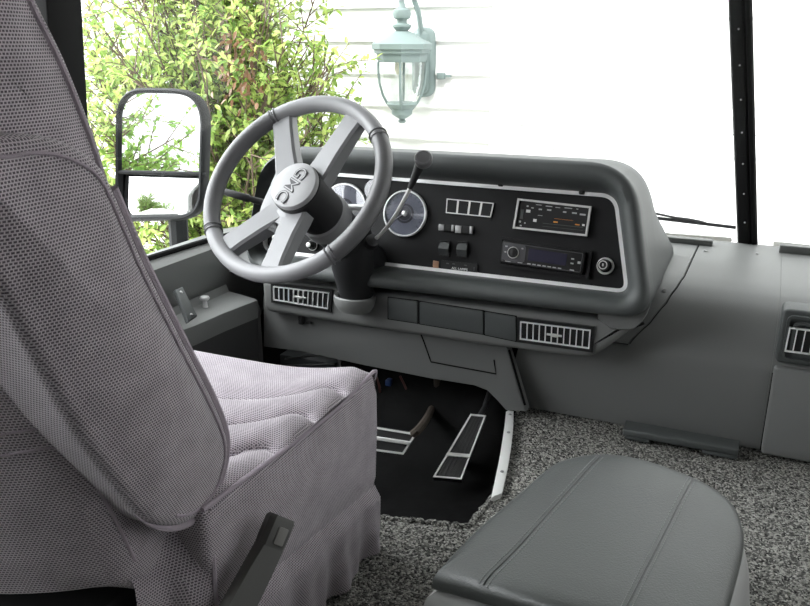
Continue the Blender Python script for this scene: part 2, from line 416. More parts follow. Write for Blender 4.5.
# ------------------------------------------------------------------ outside: ground, house wall, garage door
mb = MB(); mb.box((0, 2, -.68), (40, 40, .1)); struct(mb.build('ground', M['ground']))
HY = 3.92
xg = at(517, 75, 'Y', HY).x
mb = MB()
zs = -.63; ex = .162; zz = at(420, 107, 'Y', HY).z; k0 = math.floor((zz-zs)/ex); zs = zz-ex*k0
z = zs
while z < 2.6:
    mb.add([(-7, HY-.020, z), (xg-.12, HY-.020, z), (xg-.12, HY, z+ex), (-7, HY, z+ex), (-7, HY, z), (xg-.12, HY, z)], [(0, 1, 2, 3), (4, 5, 1, 0)]); z += ex
mb.box(((-7+xg)/2, HY+.06, .9), (xg+7, .1, 3.4)); mb.box((4.5+xg, HY+.35, .9), (12, .1, 3.4))
struct(mb.build('wall_house', M['siding']))
mb = MB(); mb.box((xg-.06, HY-.012, .9), (.12, .05, 3.3), bev=.004); mb.box((xg-.005, HY+.03, .9), (.02, .08, 3.3)); struct(mb.build('trim_7', M['siding']))
mb = MB()
gx0, gx1 = xg+.002, xg+2.7; gy = HY+.06
pxa = at(553, 60, 'Y', gy).x; pxb = at(688, 60, 'Y', gy).x; pzt = at(620, 14, 'Y', gy).z; pzb = at(620, 113, 'Y', gy).z; sec = (pzt-pzb)*1.36
zb = pzb-(sec-(pzt-pzb))/2; zb -= 3*sec; z = zb
gx0 = gx0
for r in range(8):
    mb.box(((gx0+gx1)/2, gy+.03, z+sec/2), (gx1-gx0, .05, sec-.003), bev=.002)
    for c in range(3):
        u0 = pxa+c*(pxb-pxa)*1.16; w = pxb-pxa; zc = z+sec/2; hh = (pzt-pzb)/2
        ol = [V((u0, gy+.005, zc-hh)), V((u0+w, gy+.005, zc-hh)), V((u0+w, gy+.005, zc+hh)), V((u0, gy+.005, zc+hh))]
        mb.ringf(ol, (0, -1, 0), .02, .012); mb.slab(inset(ol, V((0, -1, 0)), .035), (0, -1, 0), .010, r1=.008, steps=1)
    z += sec
struct(mb.build('door_1', M['gdoor']))

#SECTION_OUTSIDE
# ------------------------------------------------------------------ wall lantern
LY = 3.70
lc = at(402, 60, 'Y', LY); sc_ = (at(430, 50, 'Y', LY)-at(375, 46, 'Y', LY)).length/2
def lz(y): return at(402, y, 'Y', LY).z
lt = thing('wall_lantern', (lc.x, LY, lz(123)), 'pale green carriage lantern on the white house siding', 'lantern')
mb = MB()
mb.lathe([(lz(62), sc_*.80), (lz(58), sc_*.84), (lz(54), sc_*.84), (lz(53), sc_*.93), (lz(50), sc_*.93), (lz(49), sc_*1.0), (lz(44), sc_*1.0), (lz(42), sc_*.92), (lz(38), sc_*.62), (lz(33), sc_*.38), (lz(31), sc_*.22)], (lc.x, LY, 0), (0, 0, 1), 8, up=(1, .42, 0))
mb.build('roof_cap', M['lamp'], lt)
mb = MB(); mb.lathe([(lz(33), .02), (lz(27), .045), (lz(25), .045), (lz(23), .024), (lz(20), .024), (lz(18), .04), (lz(14), .045), (lz(10), .04), (lz(8), .02), (lz(2), .012)], (lc.x, LY, 0), (0, 0, 1), 16)
mb.build('finial', M['lamp'], lt)
gp = [(62, .78), (72, .78), (84, .74), (95, .64), (103, .5), (110, .30)]
mb = MB(); mb.lathe([(lz(y), sc_*r) for y, r in gp], (lc.x, LY, 0), (0, 0, 1), 24); lab(mb.build('glass_shade', M['lglass'], lt), 'clear tulip shaped glass')
for k in range(4):
    a = 2*PI*k/4-R(70); mb = MB()
    mb.tube([V((lc.x+math.cos(a)*sc_*r*1.02, LY+math.sin(a)*sc_*r*1.02, lz(y))) for y, r in gp], .007, 6); mb.build('rib', M['lamp'], lt)
mb = MB(); mb.lathe([(lz(123), .012), (lz(121), .02), (lz(119), .012), (lz(117), .03), (lz(114), .05), (lz(109), sc_*.36), (lz(104), sc_*.53), (lz(102), sc_*.5)], (lc.x, LY, 0), (0, 0, 1), 24); mb.build('bottom_cup', M['lamp'], lt)
mb = MB(); mb.lathe([(lz(62), .014), (lz(66), .018), (lz(70), .02), (lz(74), .012), (lz(75), .001)], (lc.x-.02, LY, 0), (0, 0, 1), 12); mb.build('bulb', M['bulb'], lt)
mb = MB()
pc = at(424, 60, 'Y', HY-.03); hw = .058
zt, zb_ = at(424, 27, 'Y', HY-.03).z, at(424, 97, 'Y', HY-.03).z
ol = fillet([V((pc.x-hw, HY-.013, zb_)), V((pc.x+hw, HY-.013, zb_)), V((pc.x+hw, HY-.013, zt)), V((pc.x-hw, HY-.013, zt))], .055, 6)
mb.slab(ol, (0, -1, 0), .05, r1=.02); mb.slab(inset(ol, V((0, -1, 0)), .018), (0, -1, 0), .065, r1=.012); mb.build('back_plate', M['lamp'], lt)
mb = MB(); mb.tube(spline([V((pc.x, HY-.06, zt-.06)), V((pc.x-.005, HY-.09, zt+.06)), V((pc.x-.03, HY-.12, zt+.16)), V((lc.x+.04, LY+.03, zt+.23)), V((lc.x, LY, zt+.17)), V((lc.x, LY, lz(6)))], 8), .014, 8); mb.build('arm', M['lamp'], lt)
mb = MB(); p = at(441, 76, 'Y', HY-.03); mb.box(p, (.04, .03, .03), bev=.004); mb.box(p+V((.03, .01, 0)), (.04, .02, .014), bev=.003)
tag(mb.build('siding_clip', M['lamp']), 'small grey clip on the siding right of the lantern', 'clip')

# ------------------------------------------------------------------ shrub and trees
def leafq(vs, fs, p, d, n, L, W):
    d = d.normalized(); s = d.cross(n)
    if s.length < 1e-4: s = d.orthogonal()
    s.normalize(); n = s.cross(d); o = len(vs)
    vs += [p, p+d*L*.35+s*W+n*W*.35, p+d*L*.75+s*W*.75+n*W*.3-V((0, 0, L*.04)), p+d*L-V((0, 0, L*.12)), p+d*L*.75-s*W*.75+n*W*.3-V((0, 0, L*.04)), p+d*L*.35-s*W+n*W*.35, p+d*L*.55-V((0, 0, L*.03))]
    fs += [(o, o+1, o+2, o+6), (o+6, o+2, o+3), (o, o+6, o+4, o+5), (o+6, o+3, o+4)]
def rv(): return V((random.gauss(0, 1), random.gauss(0, 1), random.gauss(0, 1))).normalized()
def bush(name, base, crown_c, crown_r, nb, nt_, nl, L, label, cat, lm, dens=1, dead=None, hem=None):
    t = thing(name, base, label, cat); base = V(base); mbb = MB(); vs = []; fs = []
    for b in range(nb):
        while True:
            e = V((random.uniform(-1, 1), random.uniform(-1, 1), random.uniform(-1, 1)))
            if e.length <= 1 and e.length > .2: break
        tip = V(crown_c)+V((e.x*crown_r[0], e.y*crown_r[1], e.z*crown_r[2]))
        st_ = base+V((random.gauss(0, .06), random.gauss(0, .06), 0)); mid = st_.lerp(tip, .5)+V((-(tip-st_).x*.15, -(tip-st_).y*.15, .12))
        c = spline([st_, mid, tip], 7); k = len(c)
        mbb.tube(c, [.009*(1-.75*i/k)*dens for i in range(k)], 5)
        for q in range(nt_):
            f = random.uniform(.3, 1); i = min(int(f*(k-1)), k-2); p = c[i].lerp(c[i+1], random.random())
            d = ((c[i+1]-c[i]).normalized()*.6+rv()*.9+V((0, 0, .25))).normalized(); TL = random.uniform(.14, .30)*dens
            pts = [p, p+d*TL*.5+V((0, 0, .01)), p+d*TL-V((0, 0, .01))]
            mbb.tube(pts, [.0035*dens, .0025*dens, .0012*dens], 4)
            for l in range(nl):
                g = .25+.75*l/nl; pp = p+d*TL*g
                if hem is not None and pp.z < hem+random.uniform(-.05, .12): continue
                leafq(vs, fs, pp, d*.5+rv()*.9, (V((0, -.4, 1))+rv()*.7).normalized(), L*random.uniform(.6, 1.25), L*random.uniform(.16, .24))
    mbb.build('branches', M['bark'], t, angle=80)
    m2 = MB(); m2.add(vs, fs); fo = m2.build('foliage', lm, t, angle=80); fo['kind'] = 'stuff'
    if dead:
        vs = []; fs = []
        for _ in range(110):
            leafq(vs, fs, V(dead)+V((random.gauss(0, .06), random.gauss(0, .04), random.gauss(0, .075))), rv()-V((0, 0, .8)), rv(), L*.8, L*.2)
        m3 = MB(); m3.add(vs, fs); o = m3.build('dead_leaves', M['dead'], t, angle=80); o['kind'] = 'stuff'; o['label'] = 'withered brown leaves'
    return t
bush('leafy_shrub', (-2.35, 3.2, -.63), (-2.42, 3.12, .55), (.76, .42, 1.0), 280, 13, 13, .044, 'tall leafy yellow-green shrub in front of the white house wall', 'shrub', M['leaf'], dead=at(240, 66, 'Y', 2.8), hem=-.2)
bush('garden_tree', (-5.2, -5.2, -.63), (-4.35, -5.0, .75), (1.15, 1.0, 1.15), 80, 14, 10, .10, 'green tree behind the vehicle reflected in the upper mirror glass', 'tree', M['leaf2'], dens=2.5)
bush('hedge_bush', (-4.6, -7.6, -.63), (-4.6, -7.8, .3), (2.4, .6, .9), 60, 10, 10, .14, 'low green hedge seen in the lower mirror glass', 'bush', M['leaf2'], dens=1.8)

# ------------------------------------------------------------------ door mirror
mp = onp(162, 153, (-1.45, 1.68, .5), V((.3, -1, 0)).normalized())
mc = V((-1.45, 1.68, .53)); mc = CAM+ray(163, 153)*((mc-CAM).dot(fw)/F)
mn = V((.20, -.97, .11)).normalized(); mxv = V((0, 0, 1)).cross(mn).normalized(); myv = mn.cross(mxv)
mt = thing('door_mirror', mc+V((0, 0, -.24)), 'black towing mirror outside the driver side window', 'mirror')
def mpx(x, y, o=0): return onp(x, y, mc, mn)+mn*o
oc = [mpx(115, 222), mpx(203, 220), mpx(207, 89), mpx(116, 87)]
ol = fillet([oc[0], oc[1], oc[2], oc[3]], [.05, .07, .09, .08], 8)
mb = MB(); loops = []
back = -mn
loops.append([p+mn*-.012 for p in inset(ol, mn, .016)]); loops.append([p+mn*.008 for p in inset(ol, mn, .012)]); loops.append([p+mn*.010 for p in inset(ol, mn, .006)])
loops.append([V(p) for p in ol]); loops.append([p-mn*.03 for p in ol]); loops.append([p-mn*.05 for p in inset(ol, mn, .03)]); loops.append([p-mn*.06 for p in inset(ol, mn, .07)])
mb.loft(loops, cap0=False); mb.build('housing', M['mshell'], mt)
gi = inset(ol, mn, .014)
ys = [(p-mc).dot(myv) for p in gi]; cut = (mpx(160, 172)-mc).dot(myv)
def halfpoly(P, up_):
    out = []; n = len(P)
    for i in range(n):
        a, b = P[i], P[(i+1) % n]; ya, yb = (a-mc).dot(myv)-cut, (b-mc).dot(myv)-cut
        if (ya > 0) == up_: out.append(a)
        if (ya > 0) != (yb > 0): out.append(a.lerp(b, ya/(ya-yb)))
    return out
U = halfpoly(gi, True); Lw = halfpoly(gi, False)
mb = MB(); mb.slab([p-mn*.008 for p in U], mn, .006); lab(mb.build('upper_glass', M['mirror'], mt), 'large flat mirror glass')
mb = MB(); c0 = sum(Lw, V())/len(Lw); n_ = len(Lw); RC = .55
def dome(p):
    r = ((p-c0).length); return p-mn*(.002+r*r/(2*RC))
loops = [[dome(p.lerp(c0, f)) for p in Lw] for f in (0, .12, .25, .4, .55, .7, .85, .97)]
mb.loft(loops, cap0=False); lab(mb.build('lower_glass', M['mirror'], mt, angle=80), 'convex lower mirror glass')
mb = MB(); a = mpx(117, 172); b = mpx(207, 174); mb.tube([a+mn*.002, b+mn*.002], .0055, 6); mb.build('divider_bar', M['mshell'], mt)
mb = MB(); p0 = mpx(172, 222, -.035); p1 = mpx(174, 262, -.035); mb.tube([p0+V((0, 0, .03)), p1], .026, 10)
mb.tube([p1+V((0, 0, .02)), V((-1.30, p1.y-.02, p1.z-.02))], .022, 8); mb.build('bracket_arm', M['mshell'], mt)
#SECTION_DASH
# ------------------------------------------------------------------ instrument pod
TI = R(14); NF = V((0, -math.cos(TI), math.sin(TI))); P0 = V((0, 1.60, .32)); UPF = V((0, math.sin(TI), math.cos(TI))); XR = V((1, 0, 0))
def fp(x, y, o=0): return onp(x, y, P0+NF*o, NF)
def fx(p, q, r, s): return [V(p), V(q), V(r), V(s)]
ip = thing('instrument_panel', (-.65, 1.65, .26), 'dark padded instrument pod with black gauge face behind the steering wheel', 'dashboard')
ibl, ibr, itr = fp(263, 251), fp(629, 293), fp(617, 195)
itl = V((ibl.x+.012, 0, 0)); q = fp(390, 177); itl = V((ibl.x+.012, q.y, q.z))
IC = [ibl, ibr, itr, itl]
OFR = .055
obl, obr, otr, otl = fp(243, 272, OFR), fp(654, 321, OFR), fp(634, 163, OFR), fp(266, 144, OFR)
OC = [obl, obr, otr, otl]
nI = 8
I_ = fillet(IC, [.03, .025, .03, .05], nI); O_ = fillet(OC, [.075, .065, .085, .10], nI)
def lerpL(a, b, t, o): return [p.lerp(q_, t)+NF*o for p, q_ in zip(a, b)]
Of = [p-NF*OFR for p in O_]
c_ = sum(Of, V())/len(Of)
def grow(l, k, o): return [p+(p-c_).normalized()*k+NF*o for p in l]
mb = MB()
BK = V((0, 1, 0))
bk = [V((p.x, 1.96, p.z-.012*(1 if p.z > .4 else 0))) for p in Of]
loops = [lerpL(I_, Of, 0, -.012), lerpL(I_, Of, 0, .002), lerpL(I_, Of, .12, .03), lerpL(I_, Of, .3, .052), lerpL(I_, Of, .55, .064), lerpL(I_, Of, .82, .063), lerpL(I_, Of, .95, .058), lerpL(I_, Of, 1, .046), grow(Of, .001, .0), grow(Of, -.002, -.03)]
last = loops[-1]
for f, sh in ((.3, .0), (.6, -.01), (.85, -.03), (1, -.05)): loops.append([p.lerp(V((q_.x, q_.y, q_.z)), f)+(p-c_).normalized()*sh*max(0, min(1, (p.z-.36)/.15)) for p, q_ in zip(last, bk)])
POD = loops
def zlow(X):
    z = 9
    for l in POD[3:]:
        for i in range(len(l)):
            a, b = l[i-1], l[i]
            if (a.x-X)*(b.x-X) <= 0 and min(a.z, b.z) < .42: z = min(z, a.lerp(b, (X-a.x)/(b.x-a.x) if abs(b.x-a.x) > 1e-9 else 0).z)
    return z
mb.loft(loops, cap0=False); mb.build('padded_hood', M['podv'], ip, angle=50)
mb = MB(); fI = [p-NF*.004 for p in I_]; mb.slab(fI, -NF, .02); mb.build('face_plate', M['face'], ip)
mb = MB(); mb.ringf(inset([p-NF*.003 for p in I_], NF, -.002), NF, .0085, .010)
mb.build('chrome_trim', M['chrome'], ip)
# second, outer bright line along the top and bottom lip
mb = MB()
bl_, br_ = fp(272, 262, .02), fp(626, 300, .02)
tl_, tr_ = fp(392, 172, .012), fp(612, 189, .012)
mb.tube([tl_+XR*-.2, tl_, tr_], .0022, 6); mb.build('trim_bead', M['silver'], ip)
for x, y in ((501, 184), (582, 192)):
    mb = MB(); mb.box(fp(x, y, .006), (.012, .012, .010), bev=.003); mb.build('trim_clip', M['black'], ip)
# gauges
def gauge(x, y, rx, kind):
    c = fp(x, y, .0); r = rx*(fp(x+1, y)-fp(x, y)).length
    mb = MB(); mb.lathe([(0, r), (.006, r), (.008, r*.97), (.008, r*.93), (.001, r*.9)], c-NF*.003, NF, 40); g = mb.build('gauge', M['chrome'] if kind != 'small' else M['black'], ip); lab(g, {'big': 'large round gauge right of the column', 'left': 'round gauge behind the steering wheel rim', 'small': 'small round gauge between the two large ones'}[kind])
    mb = MB(); mb.lathe([(0, r*.92), (.003, r*.92)], c-NF*.002, NF, 40); mb.build('dial', M['dial'] if kind != 'small' else M['dialb'], g)
    mb = MB(); mb.lathe([(0, r*.42), (.0036, r*.42)], c-NF*.002, NF, 32)
    for k in range(17):
        a = R(-40+k*260/16); d = XR*math.cos(a)+UPF*math.sin(a); s = XR*-math.sin(a)+UPF*math.cos(a)
        p, q_ = c+d*r*.74+NF*.0013, c+d*r*.88+NF*.0013; w = s*r*.012
        quad(mb, p-w, p+w, q_+w, q_-w)
    mb.m(1)
    for k in range(60):
        a0, a1 = 2*PI*k/60, 2*PI*(k+1)/60
        for rr in (.56, .3):
            quad(mb, *[c+NF*.0022+(XR*math.cos(a)+UPF*math.sin(a))*r*q_ for a, q_ in ((a0, rr), (a1, rr), (a1, rr+.02), (a0, rr+.02))])
    mb.build('dial_markings', [M['dialb'], M['dial']], g)
    mb = MB(); a = R(215 if kind == 'big' else 100); d = XR*math.cos(a)+UPF*math.sin(a); mb.tube([c+NF*.003-d*r*.15, c+NF*.003+d*r*.75], [.0012, .0006], 5); mb.lathe([(0, r*.14), (.004, r*.12), (.006, r*.05)], c, NF, 16); mb.build('needle', M['silver'], g)
    mb = MB(); mb.lathe([(.0065, r*.92), (.0075, r*.91)], c-NF*.002, NF, 40); mb.build('lens', M['glens'], g)
M['print'] = mat('radio_print', (.42, .42, .42), .6)
M['glens'] = glass_mat('gauge_lens', (.95, .95, .97), .10)
gauge(405, 213.5, 21.5, 'big'); gauge(344, 209, 23, 'left'); gauge(375, 190, 10.5, 'small')
# indicator lamps, switches
A, B, C_, D = fp(447, 198.5), fp(494, 203), fp(491, 217.5), fp(446, 213)
for k in range(4):
    ol = [D.lerp(C_, k/4), D.lerp(C_, (k+1)/4), A.lerp(B, (k+1)/4), A.lerp(B, k/4)]
    mb = MB(); mb.ringf(ol, NF, .0022, .004, -.002); iw = mb.build('indicator_lamp', M['silver'], ip)
    mb = MB(); mb.slab(inset(ol, NF, .002), NF, .0015); mb.build('lamp_lens', M['face'], iw)
for (xa, xb, ya, yb) in ((439.5, 455, 224, 231.5), (456, 473.5, 225.5, 234)):
    ol = [fp(xa-.6, yb-1), fp(xb-.6, yb), fp(xb, ya+1), fp(xa, ya)]
    mb = MB(); mb.slab(ol, NF, .003, r1=.001); s_ = mb.build('slide_switch', M['black'], ip)
    for f0, f1 in ((0, .35), (.82, 1)):
        mb = MB(); mb.slab([ol[0].lerp(ol[1], f0), ol[0].lerp(ol[1], f1), ol[3].lerp(ol[2], f1), ol[3].lerp(ol[2], f0)], NF, .0045, r1=.001); mb.build('switch_end', M['screw'], s_)
for (xa, ya) in ((439, 240.5), (457, 241.5)):
    ol = [fp(xa, ya+15), fp(xa+10, ya+16), fp(xa+11, ya), fp(xa+1, ya-.5)]
    mb = MB(); mb.ringf(ol, NF, .002, .004); s_ = mb.build('rocker_switch', M['black'], ip)
    m_ = lambda f: (ol[0].lerp(ol[3], f), ol[1].lerp(ol[2], f))
    a, b = m_(.05); c, d = m_(.45); e, f = m_(.95)
    mb = MB(); mb.add([a+NF*.002, b+NF*.002, d+NF*.009, c+NF*.009, f+NF*.001, e+NF*.001], [(0, 1, 2, 3), (3, 2, 4, 5)]); mb.build('rocker', M['podv'], s_)
ol = [fp(433, 269.5), fp(438.5, 270), fp(439, 261.5), fp(433.5, 260.5)]
mb = MB(); mb.slab(ol, NF, .003, r1=.0008); lab(mb.build('warning_lens', M['copper'], ip), 'small copper coloured lens')
ol = [fp(441, 269), fp(477, 274), fp(477.5, 264), fp(441.5, 260)]
mb = MB(); mb.slab(ol, NF, .002); sp = mb.build('switch_plate', M['black'], ip)
p = fp(459.5, 269.0, .003); exv = fp(470, 270, .003)-fp(450, 267.6, .003)
text_mesh('lettering', 'ALL LAMPS', .0078, M['white'], sp, p, exv, UPF, .0003)
for x, y in ((447.5, 263.5), (453.5, 264), (465.5, 265.5)): mb = MB(); mb.box(fp(x, y, .0025), (.006, .001, .0022)); mb.build('switch_mark', M['btn'], sp)
mb = MB(); mb.box(fp(474, 269.5, .0025), (.0016, .001, .009)); mb.build('switch_mark', M['btn'], sp)
# headlamp knob low on the left, small key switch beside the column
for x, y, r, nm in ((280, 237, .013, 'light_knob'), (313, 245, .009, 'ignition_switch')):
    c = fp(x, y); mb = MB(); mb.lathe([(0, r*1.5), (.003, r*1.5), (.004, r), (.02, r*.9), (.022, r*.7)], c, NF, 20); k_ = mb.build(nm, M['black'], ip)
    mb = MB(); mb.lathe([(.021, r*.75), (.0235, r*.6), (.0245, 0.001)], c, NF, 20); mb.build('knob_face', M['silver'], k_)
    mb = MB(); mb.lathe([(.003, r*1.5), (.0045, r*1.4), (.003, r*1.25)], c, NF, 24, cap=False); mb.build('bezel', M['silver'], k_)

# ------------------------------------------------------------------ radios and lighter in the pod
tr = thing('cassette_radio', fp(551, 236), 'old radio with silver rectangular frame in the upper right pod', 'radio')
ol = [fp(513.5, 228.5), fp(587.5, 236.5), fp(592, 206.5), fp(518.5, 198.5)]
mb = MB(); mb.ringf(ol, NF, .0042, .008); mb.build('frame', M['silver'], tr)
mb = MB(); mb.slab(inset(ol, NF, .003), NF, .003); fcp = mb.build('face', M['black'], tr)
def rp(u, v, o=.0035): return (ol[0].lerp(ol[1], u)).lerp(ol[3].lerp(ol[2], u), v)+NF*o
def rrect(mb, u, v, w, h, o=.0035, d=.001):
    c = rp(u, v, o); ex = (ol[1]-ol[0]).normalized(); ey = UPF
    mb.slab([c-ex*w/2-ey*h/2, c+ex*w/2-ey*h/2, c+ex*w/2+ey*h/2, c-ex*w/2+ey*h/2], NF, d)
mb = MB()
for u, v, w, h in ((.15, .78, .004, .003), (.22, .74, .005, .0025), (.33, .72, .007, .003), (.45, .73, .009, .003), (.66, .72, .007, .003), (.79, .72, .01, .003), (.9, .70, .012, .0035), (.30, .86, .012, .0013), (.44, .85, .014, .0018), (.56, .84, .01, .0013), (.7, .86, .016, .0016), (.82, .86, .004, .0015), (.34, .52, .01, .001), (.08, .25, .004, .004), (.1, .12, .004, .003), (.15, .22, .003, .003)): mb = MB(); rrect(mb, u, v, w, h); mb.build('scale_mark', M['print'], tr)
for a_ in ((.17, .62, .009, .006), (.28, .34, .007, .006), (.93, .36, .005, .004)): mb = MB(); rrect(mb, *a_); mb.build('push_button', M['white'], tr)
for a_ in ((.56, .36, .009, .003), (.85, .35, .009, .0022), (.66, .47, .04, .0006)): mb = MB(); rrect(mb, *a_); mb.build('dial_pointer', M['amber'], tr)
for a_ in ((.66, .28, .085, .0012), (.66, .18, .085, .0008), (.09, .5, .006, .02, .003, .002)): mb = MB(); rrect(mb, *a_); mb.build('tape_slot', M['door_d'], tr)

cs = thing('car_stereo', fp(541, 273), 'modern black car stereo with round knob and blue display, below the old radio', 'car stereo')
so = [fp(498, 266), fp(589, 279), fp(592.5, 250.5), fp(501, 236.5)]
mb = MB(); mb.ringf(so, NF, .006, .006); mb.build('mounting_sleeve', M['face'], cs)
ol = [fp(500.5, 262.5, .012), fp(582, 274.5, .012), fp(585.5, 252, .012), fp(503, 240, .012)]; 
fo = fillet([p-NF*.012 for p in ol], .006, 4); ol = [p-NF*.012 for p in ol]
mb = MB(); mb.slab(fo, NF, .016, r1=.004); mb.build('faceplate', M['black'], cs)
mb = MB(); e_ = inset(fo, NF, .0035); mb.ringf([p+NF*.0155 for p in e_], NF, .0012, .0015)
bx = [rp(.02, .12, .0155), rp(.30, .12, .0155), rp(.30, .92, .0155), rp(.02, .92, .0155)]
mb.slab(fillet(bx, .008, 4), NF, .001); mb.build('silver_panel', M['btn'], cs)
mb = MB(); c = rp(.155, .52, .0165); mb.lathe([(0, .0115), (.006, .0105), (.0065, .0085), (.0055, .0075), (.006, .004), (.0065, .001)], c, NF, 28); mb.build('volume_knob', M['black'], cs)
mb = MB(); mb.tube([c+NF*.003+(XR*math.cos(2*PI*k/24)+UPF*math.sin(2*PI*k/24))*.0112 for k in range(24)], .0014, 6, closed=True); mb.build('knob_ring', M['silver'], cs)
mb = MB(); mb.slab([rp(.34, .28, .0158), rp(.80, .28, .0158), rp(.80, .80, .0158), rp(.34, .80, .0158)], NF, .001); mb.build('display', M['lcd'], cs)
for a_ in [(.36+.062*k, .13, .007, .0022, .0158) for k in range(7)]+[(.95, .5, .006, .005, .0158), (.87, .62, .006, .003, .0158), (.87, .42, .006, .003, .0158), (.06, .75, .005, .003, .0168), (.055, .5, .004, .003, .0168), (.26, .75, .004, .003, .0168)]:
    mb = MB(); rrect(mb, *a_); mb.build('button', M['print'], cs)
for a_ in ((.88, .13, .009, .002, .0162), (.1, .1, .012, .001, .0168), (.25, .12, .01, .001, .0168)): mb = MB(); rrect(mb, *a_); mb.build('printed_mark', M['silver'], cs)

cl = thing('cigarette_lighter', fp(605, 274), 'chrome ringed cigarette lighter right of the car stereo', 'cigarette lighter')
c = fp(605.5, 266); mb = MB(); mb.lathe([(0, .0175), (.003, .0175), (.004, .016), (.002, .013)], c, NF, 32, cap=False); mb.build('socket_ring', M['silver'], cl)
c2 = c-XR*.003+UPF*.002; mb = MB(); mb.lathe([(.001, .0115), (.014, .0115), (.016, .0105), (.015, .007)], c2, NF, 28); mb.build('knob', M['black'], cl)
mb = MB(); mb.lathe([(.0145, .0095), (.0165, .009), (.0165, .0072), (.0150, .007)], c2, NF, 28, cap=False); mb.build('knob_ring', M['silver'], cl); mb = MB(); mb.box(c2+NF*.0155, (.003, .002, .006), bev=.0008); mb.build('emblem', M['silver'], cl)
#SECTION_LOWER
# ------------------------------------------------------------------ lower dash panel
ld = thing('lower_dash_panel', (-.7, 1.6, .03), 'grey lower dash panel with two air vents and small doors under the gauges', 'dashboard panel')
YB = 1.575; YK = 1.615
def b_(x, y): return at(x, y, 'Y', YB)
bl = [b_(263, 310), b_(330, 321), b_(345, 326), b_(385, 325), b_(430, 338), b_(495, 348), b_(598, 361), b_(633, 335), b_(652, 300), b_(640, 290), b_(262, 262)]
zt_ = .258
band = [V((b_(263, 305).x, YB, b_(263, 312).z)), V((b_(480, 300).x, YB, b_(480, 345.5).z)), V((b_(596, 300).x, YB, b_(596, 360.5).z)), V((b_(646, 300).x, YB, b_(646, 322).z)), *[V((x_, YB, min(zlow(x_)-.002, .31))) for x_ in [b_(647, 300).x-.008*k for k in range(14)]], V((b_(262, 300).x, YB, zt_))]
bo = fillet(band, [.02, 0, .03, .02]+[0]*(len(band)-4), 6)
mb = MB(); mb.slab([p+V((0, .068, 0)) for p in bo], (0, -1, 0), .068, r1=.014, steps=4); mb.build('upper_band', M['dash'], ld)
def k_(x, y): return at(x, y, 'Y', YK)
kk = [k_(263, 296), k_(263, 347), k_(300, 352), k_(365, 366), k_(430, 379), k_(474, 386), k_(487, 391), k_(496, 400), k_(506, 411), k_(526, 412), k_(508, 352), k_(506, 330)]
mb = MB(); mb.slab([p+V((0, .03, 0)) for p in kk], (0, -1, 0), .03, r1=.005, steps=2); mb.build('kick_panel', M['dash'], ld)
def zrim(X):
    z = 9; l = POD[7]
    for i in range(len(l)):
        a, b = l[i-1], l[i]
        if (a.x-X)*(b.x-X) <= 0 and min(a.z, b.z) < .42: z = min(z, a.lerp(b, (X-a.x)/(b.x-a.x) if abs(b.x-a.x) > 1e-9 else 0).z)
    return z
xs2 = [x for x in [-.70+.0045*k for k in range(140)] if zlow(x) < 1 and zrim(x) < 1 and b_(599, 300).x < x < b_(660, 300).x]; xe2 = b_(646, 300).x
mb = MB(); lz_ = lambda x: zlow(x)-.019*min(1, (xs2[-1]-x)/.03+.15)*min(1, .1+(x-xs2[0])/.03)
mb.loft([[V((x, 1.5735, lz_(x))), V((x, 1.567, lz_(x)+.004)), V((x, 1.566, min(zrim(x), .34)+.008)), V((x, 1.5735, min(zrim(x), .34)+.008))] for x in xs2]); mb.build('lower_lip', M['dash'], ip)
# column shroud collar on the ledge
mb = MB(); cc = at(357, 300, 'Y', 1.56); BE = at(357, 294, 'Y', 1.565)
def collar(t, k, z):
    return [V((cc.x+math.cos(a)*k*1.0, cc.y+math.sin(a)*k*.8-.012, z)) for a in [2*PI*i/36 for i in range(36)]]
zc_ = BE.z; mb.loft([collar(0, .038, zc_-.034), collar(0, .046, zc_-.022), collar(0, .0505, zc_-.008), collar(0, .050, zc_), collar(0, .047, zc_+.003), collar(0, .041, zc_+.001), collar(0, .037, zc_-.006)]); mb.build('column_surround', M['dash'], ld)
# recessed dark doors in the band
def dpanel(name, x0_, x1_, yt0, yt1, yb0, yb1, m_, lb=None, out=.0012):
    ol = [at(x0_, yb0, 'Y', YB), at(x1_, yb1, 'Y', YB), at(x1_, yt1, 'Y', YB), at(x0_, yt0, 'Y', YB)]
    mb = MB(); mb.m(1); mb.slab(inset(ol, V((0, -1, 0)), -.002), (0, -1, 0), .0006); mb.m(0); mb.slab(fillet(ol, .003, 3), (0, -1, 0), out+.002, r1=.0015, steps=2)
    o = mb.build(name, [m_, M['gap']], ld)
    if lb: lab(o, lb)
    return o
dpanel('blank_plate', 388.5, 418, 297.5, 301, 318.5, 323, M['door_d'], 'dark square blank plate')
dpanel('ashtray', 420, 483.5, 301.5, 311, 323.5, 334, M['door_d'], 'long dark ashtray front')
dpanel('blank_plate', 485, 516, 311.5, 316.5, 334.5, 341, M['door_d'], 'dark square blank plate left of the vent')
# glove door outline on the kick panel
def kf(x, y): return at(x, y, 'Y', YK-.001)
mb = MB(); mb.tube(spline([kf(419, 330), kf(424, 342), kf(431, 362)], 4)+[kf(496, 374), kf(494, 360)], .0016, 5); mb.build('hatch_seam', M['gap'], ld)
mb = MB(); mb.tube([kf(509, 350), kf(525, 405)], .0028, 5); mb.build('panel_seam', M['gap'], ld)
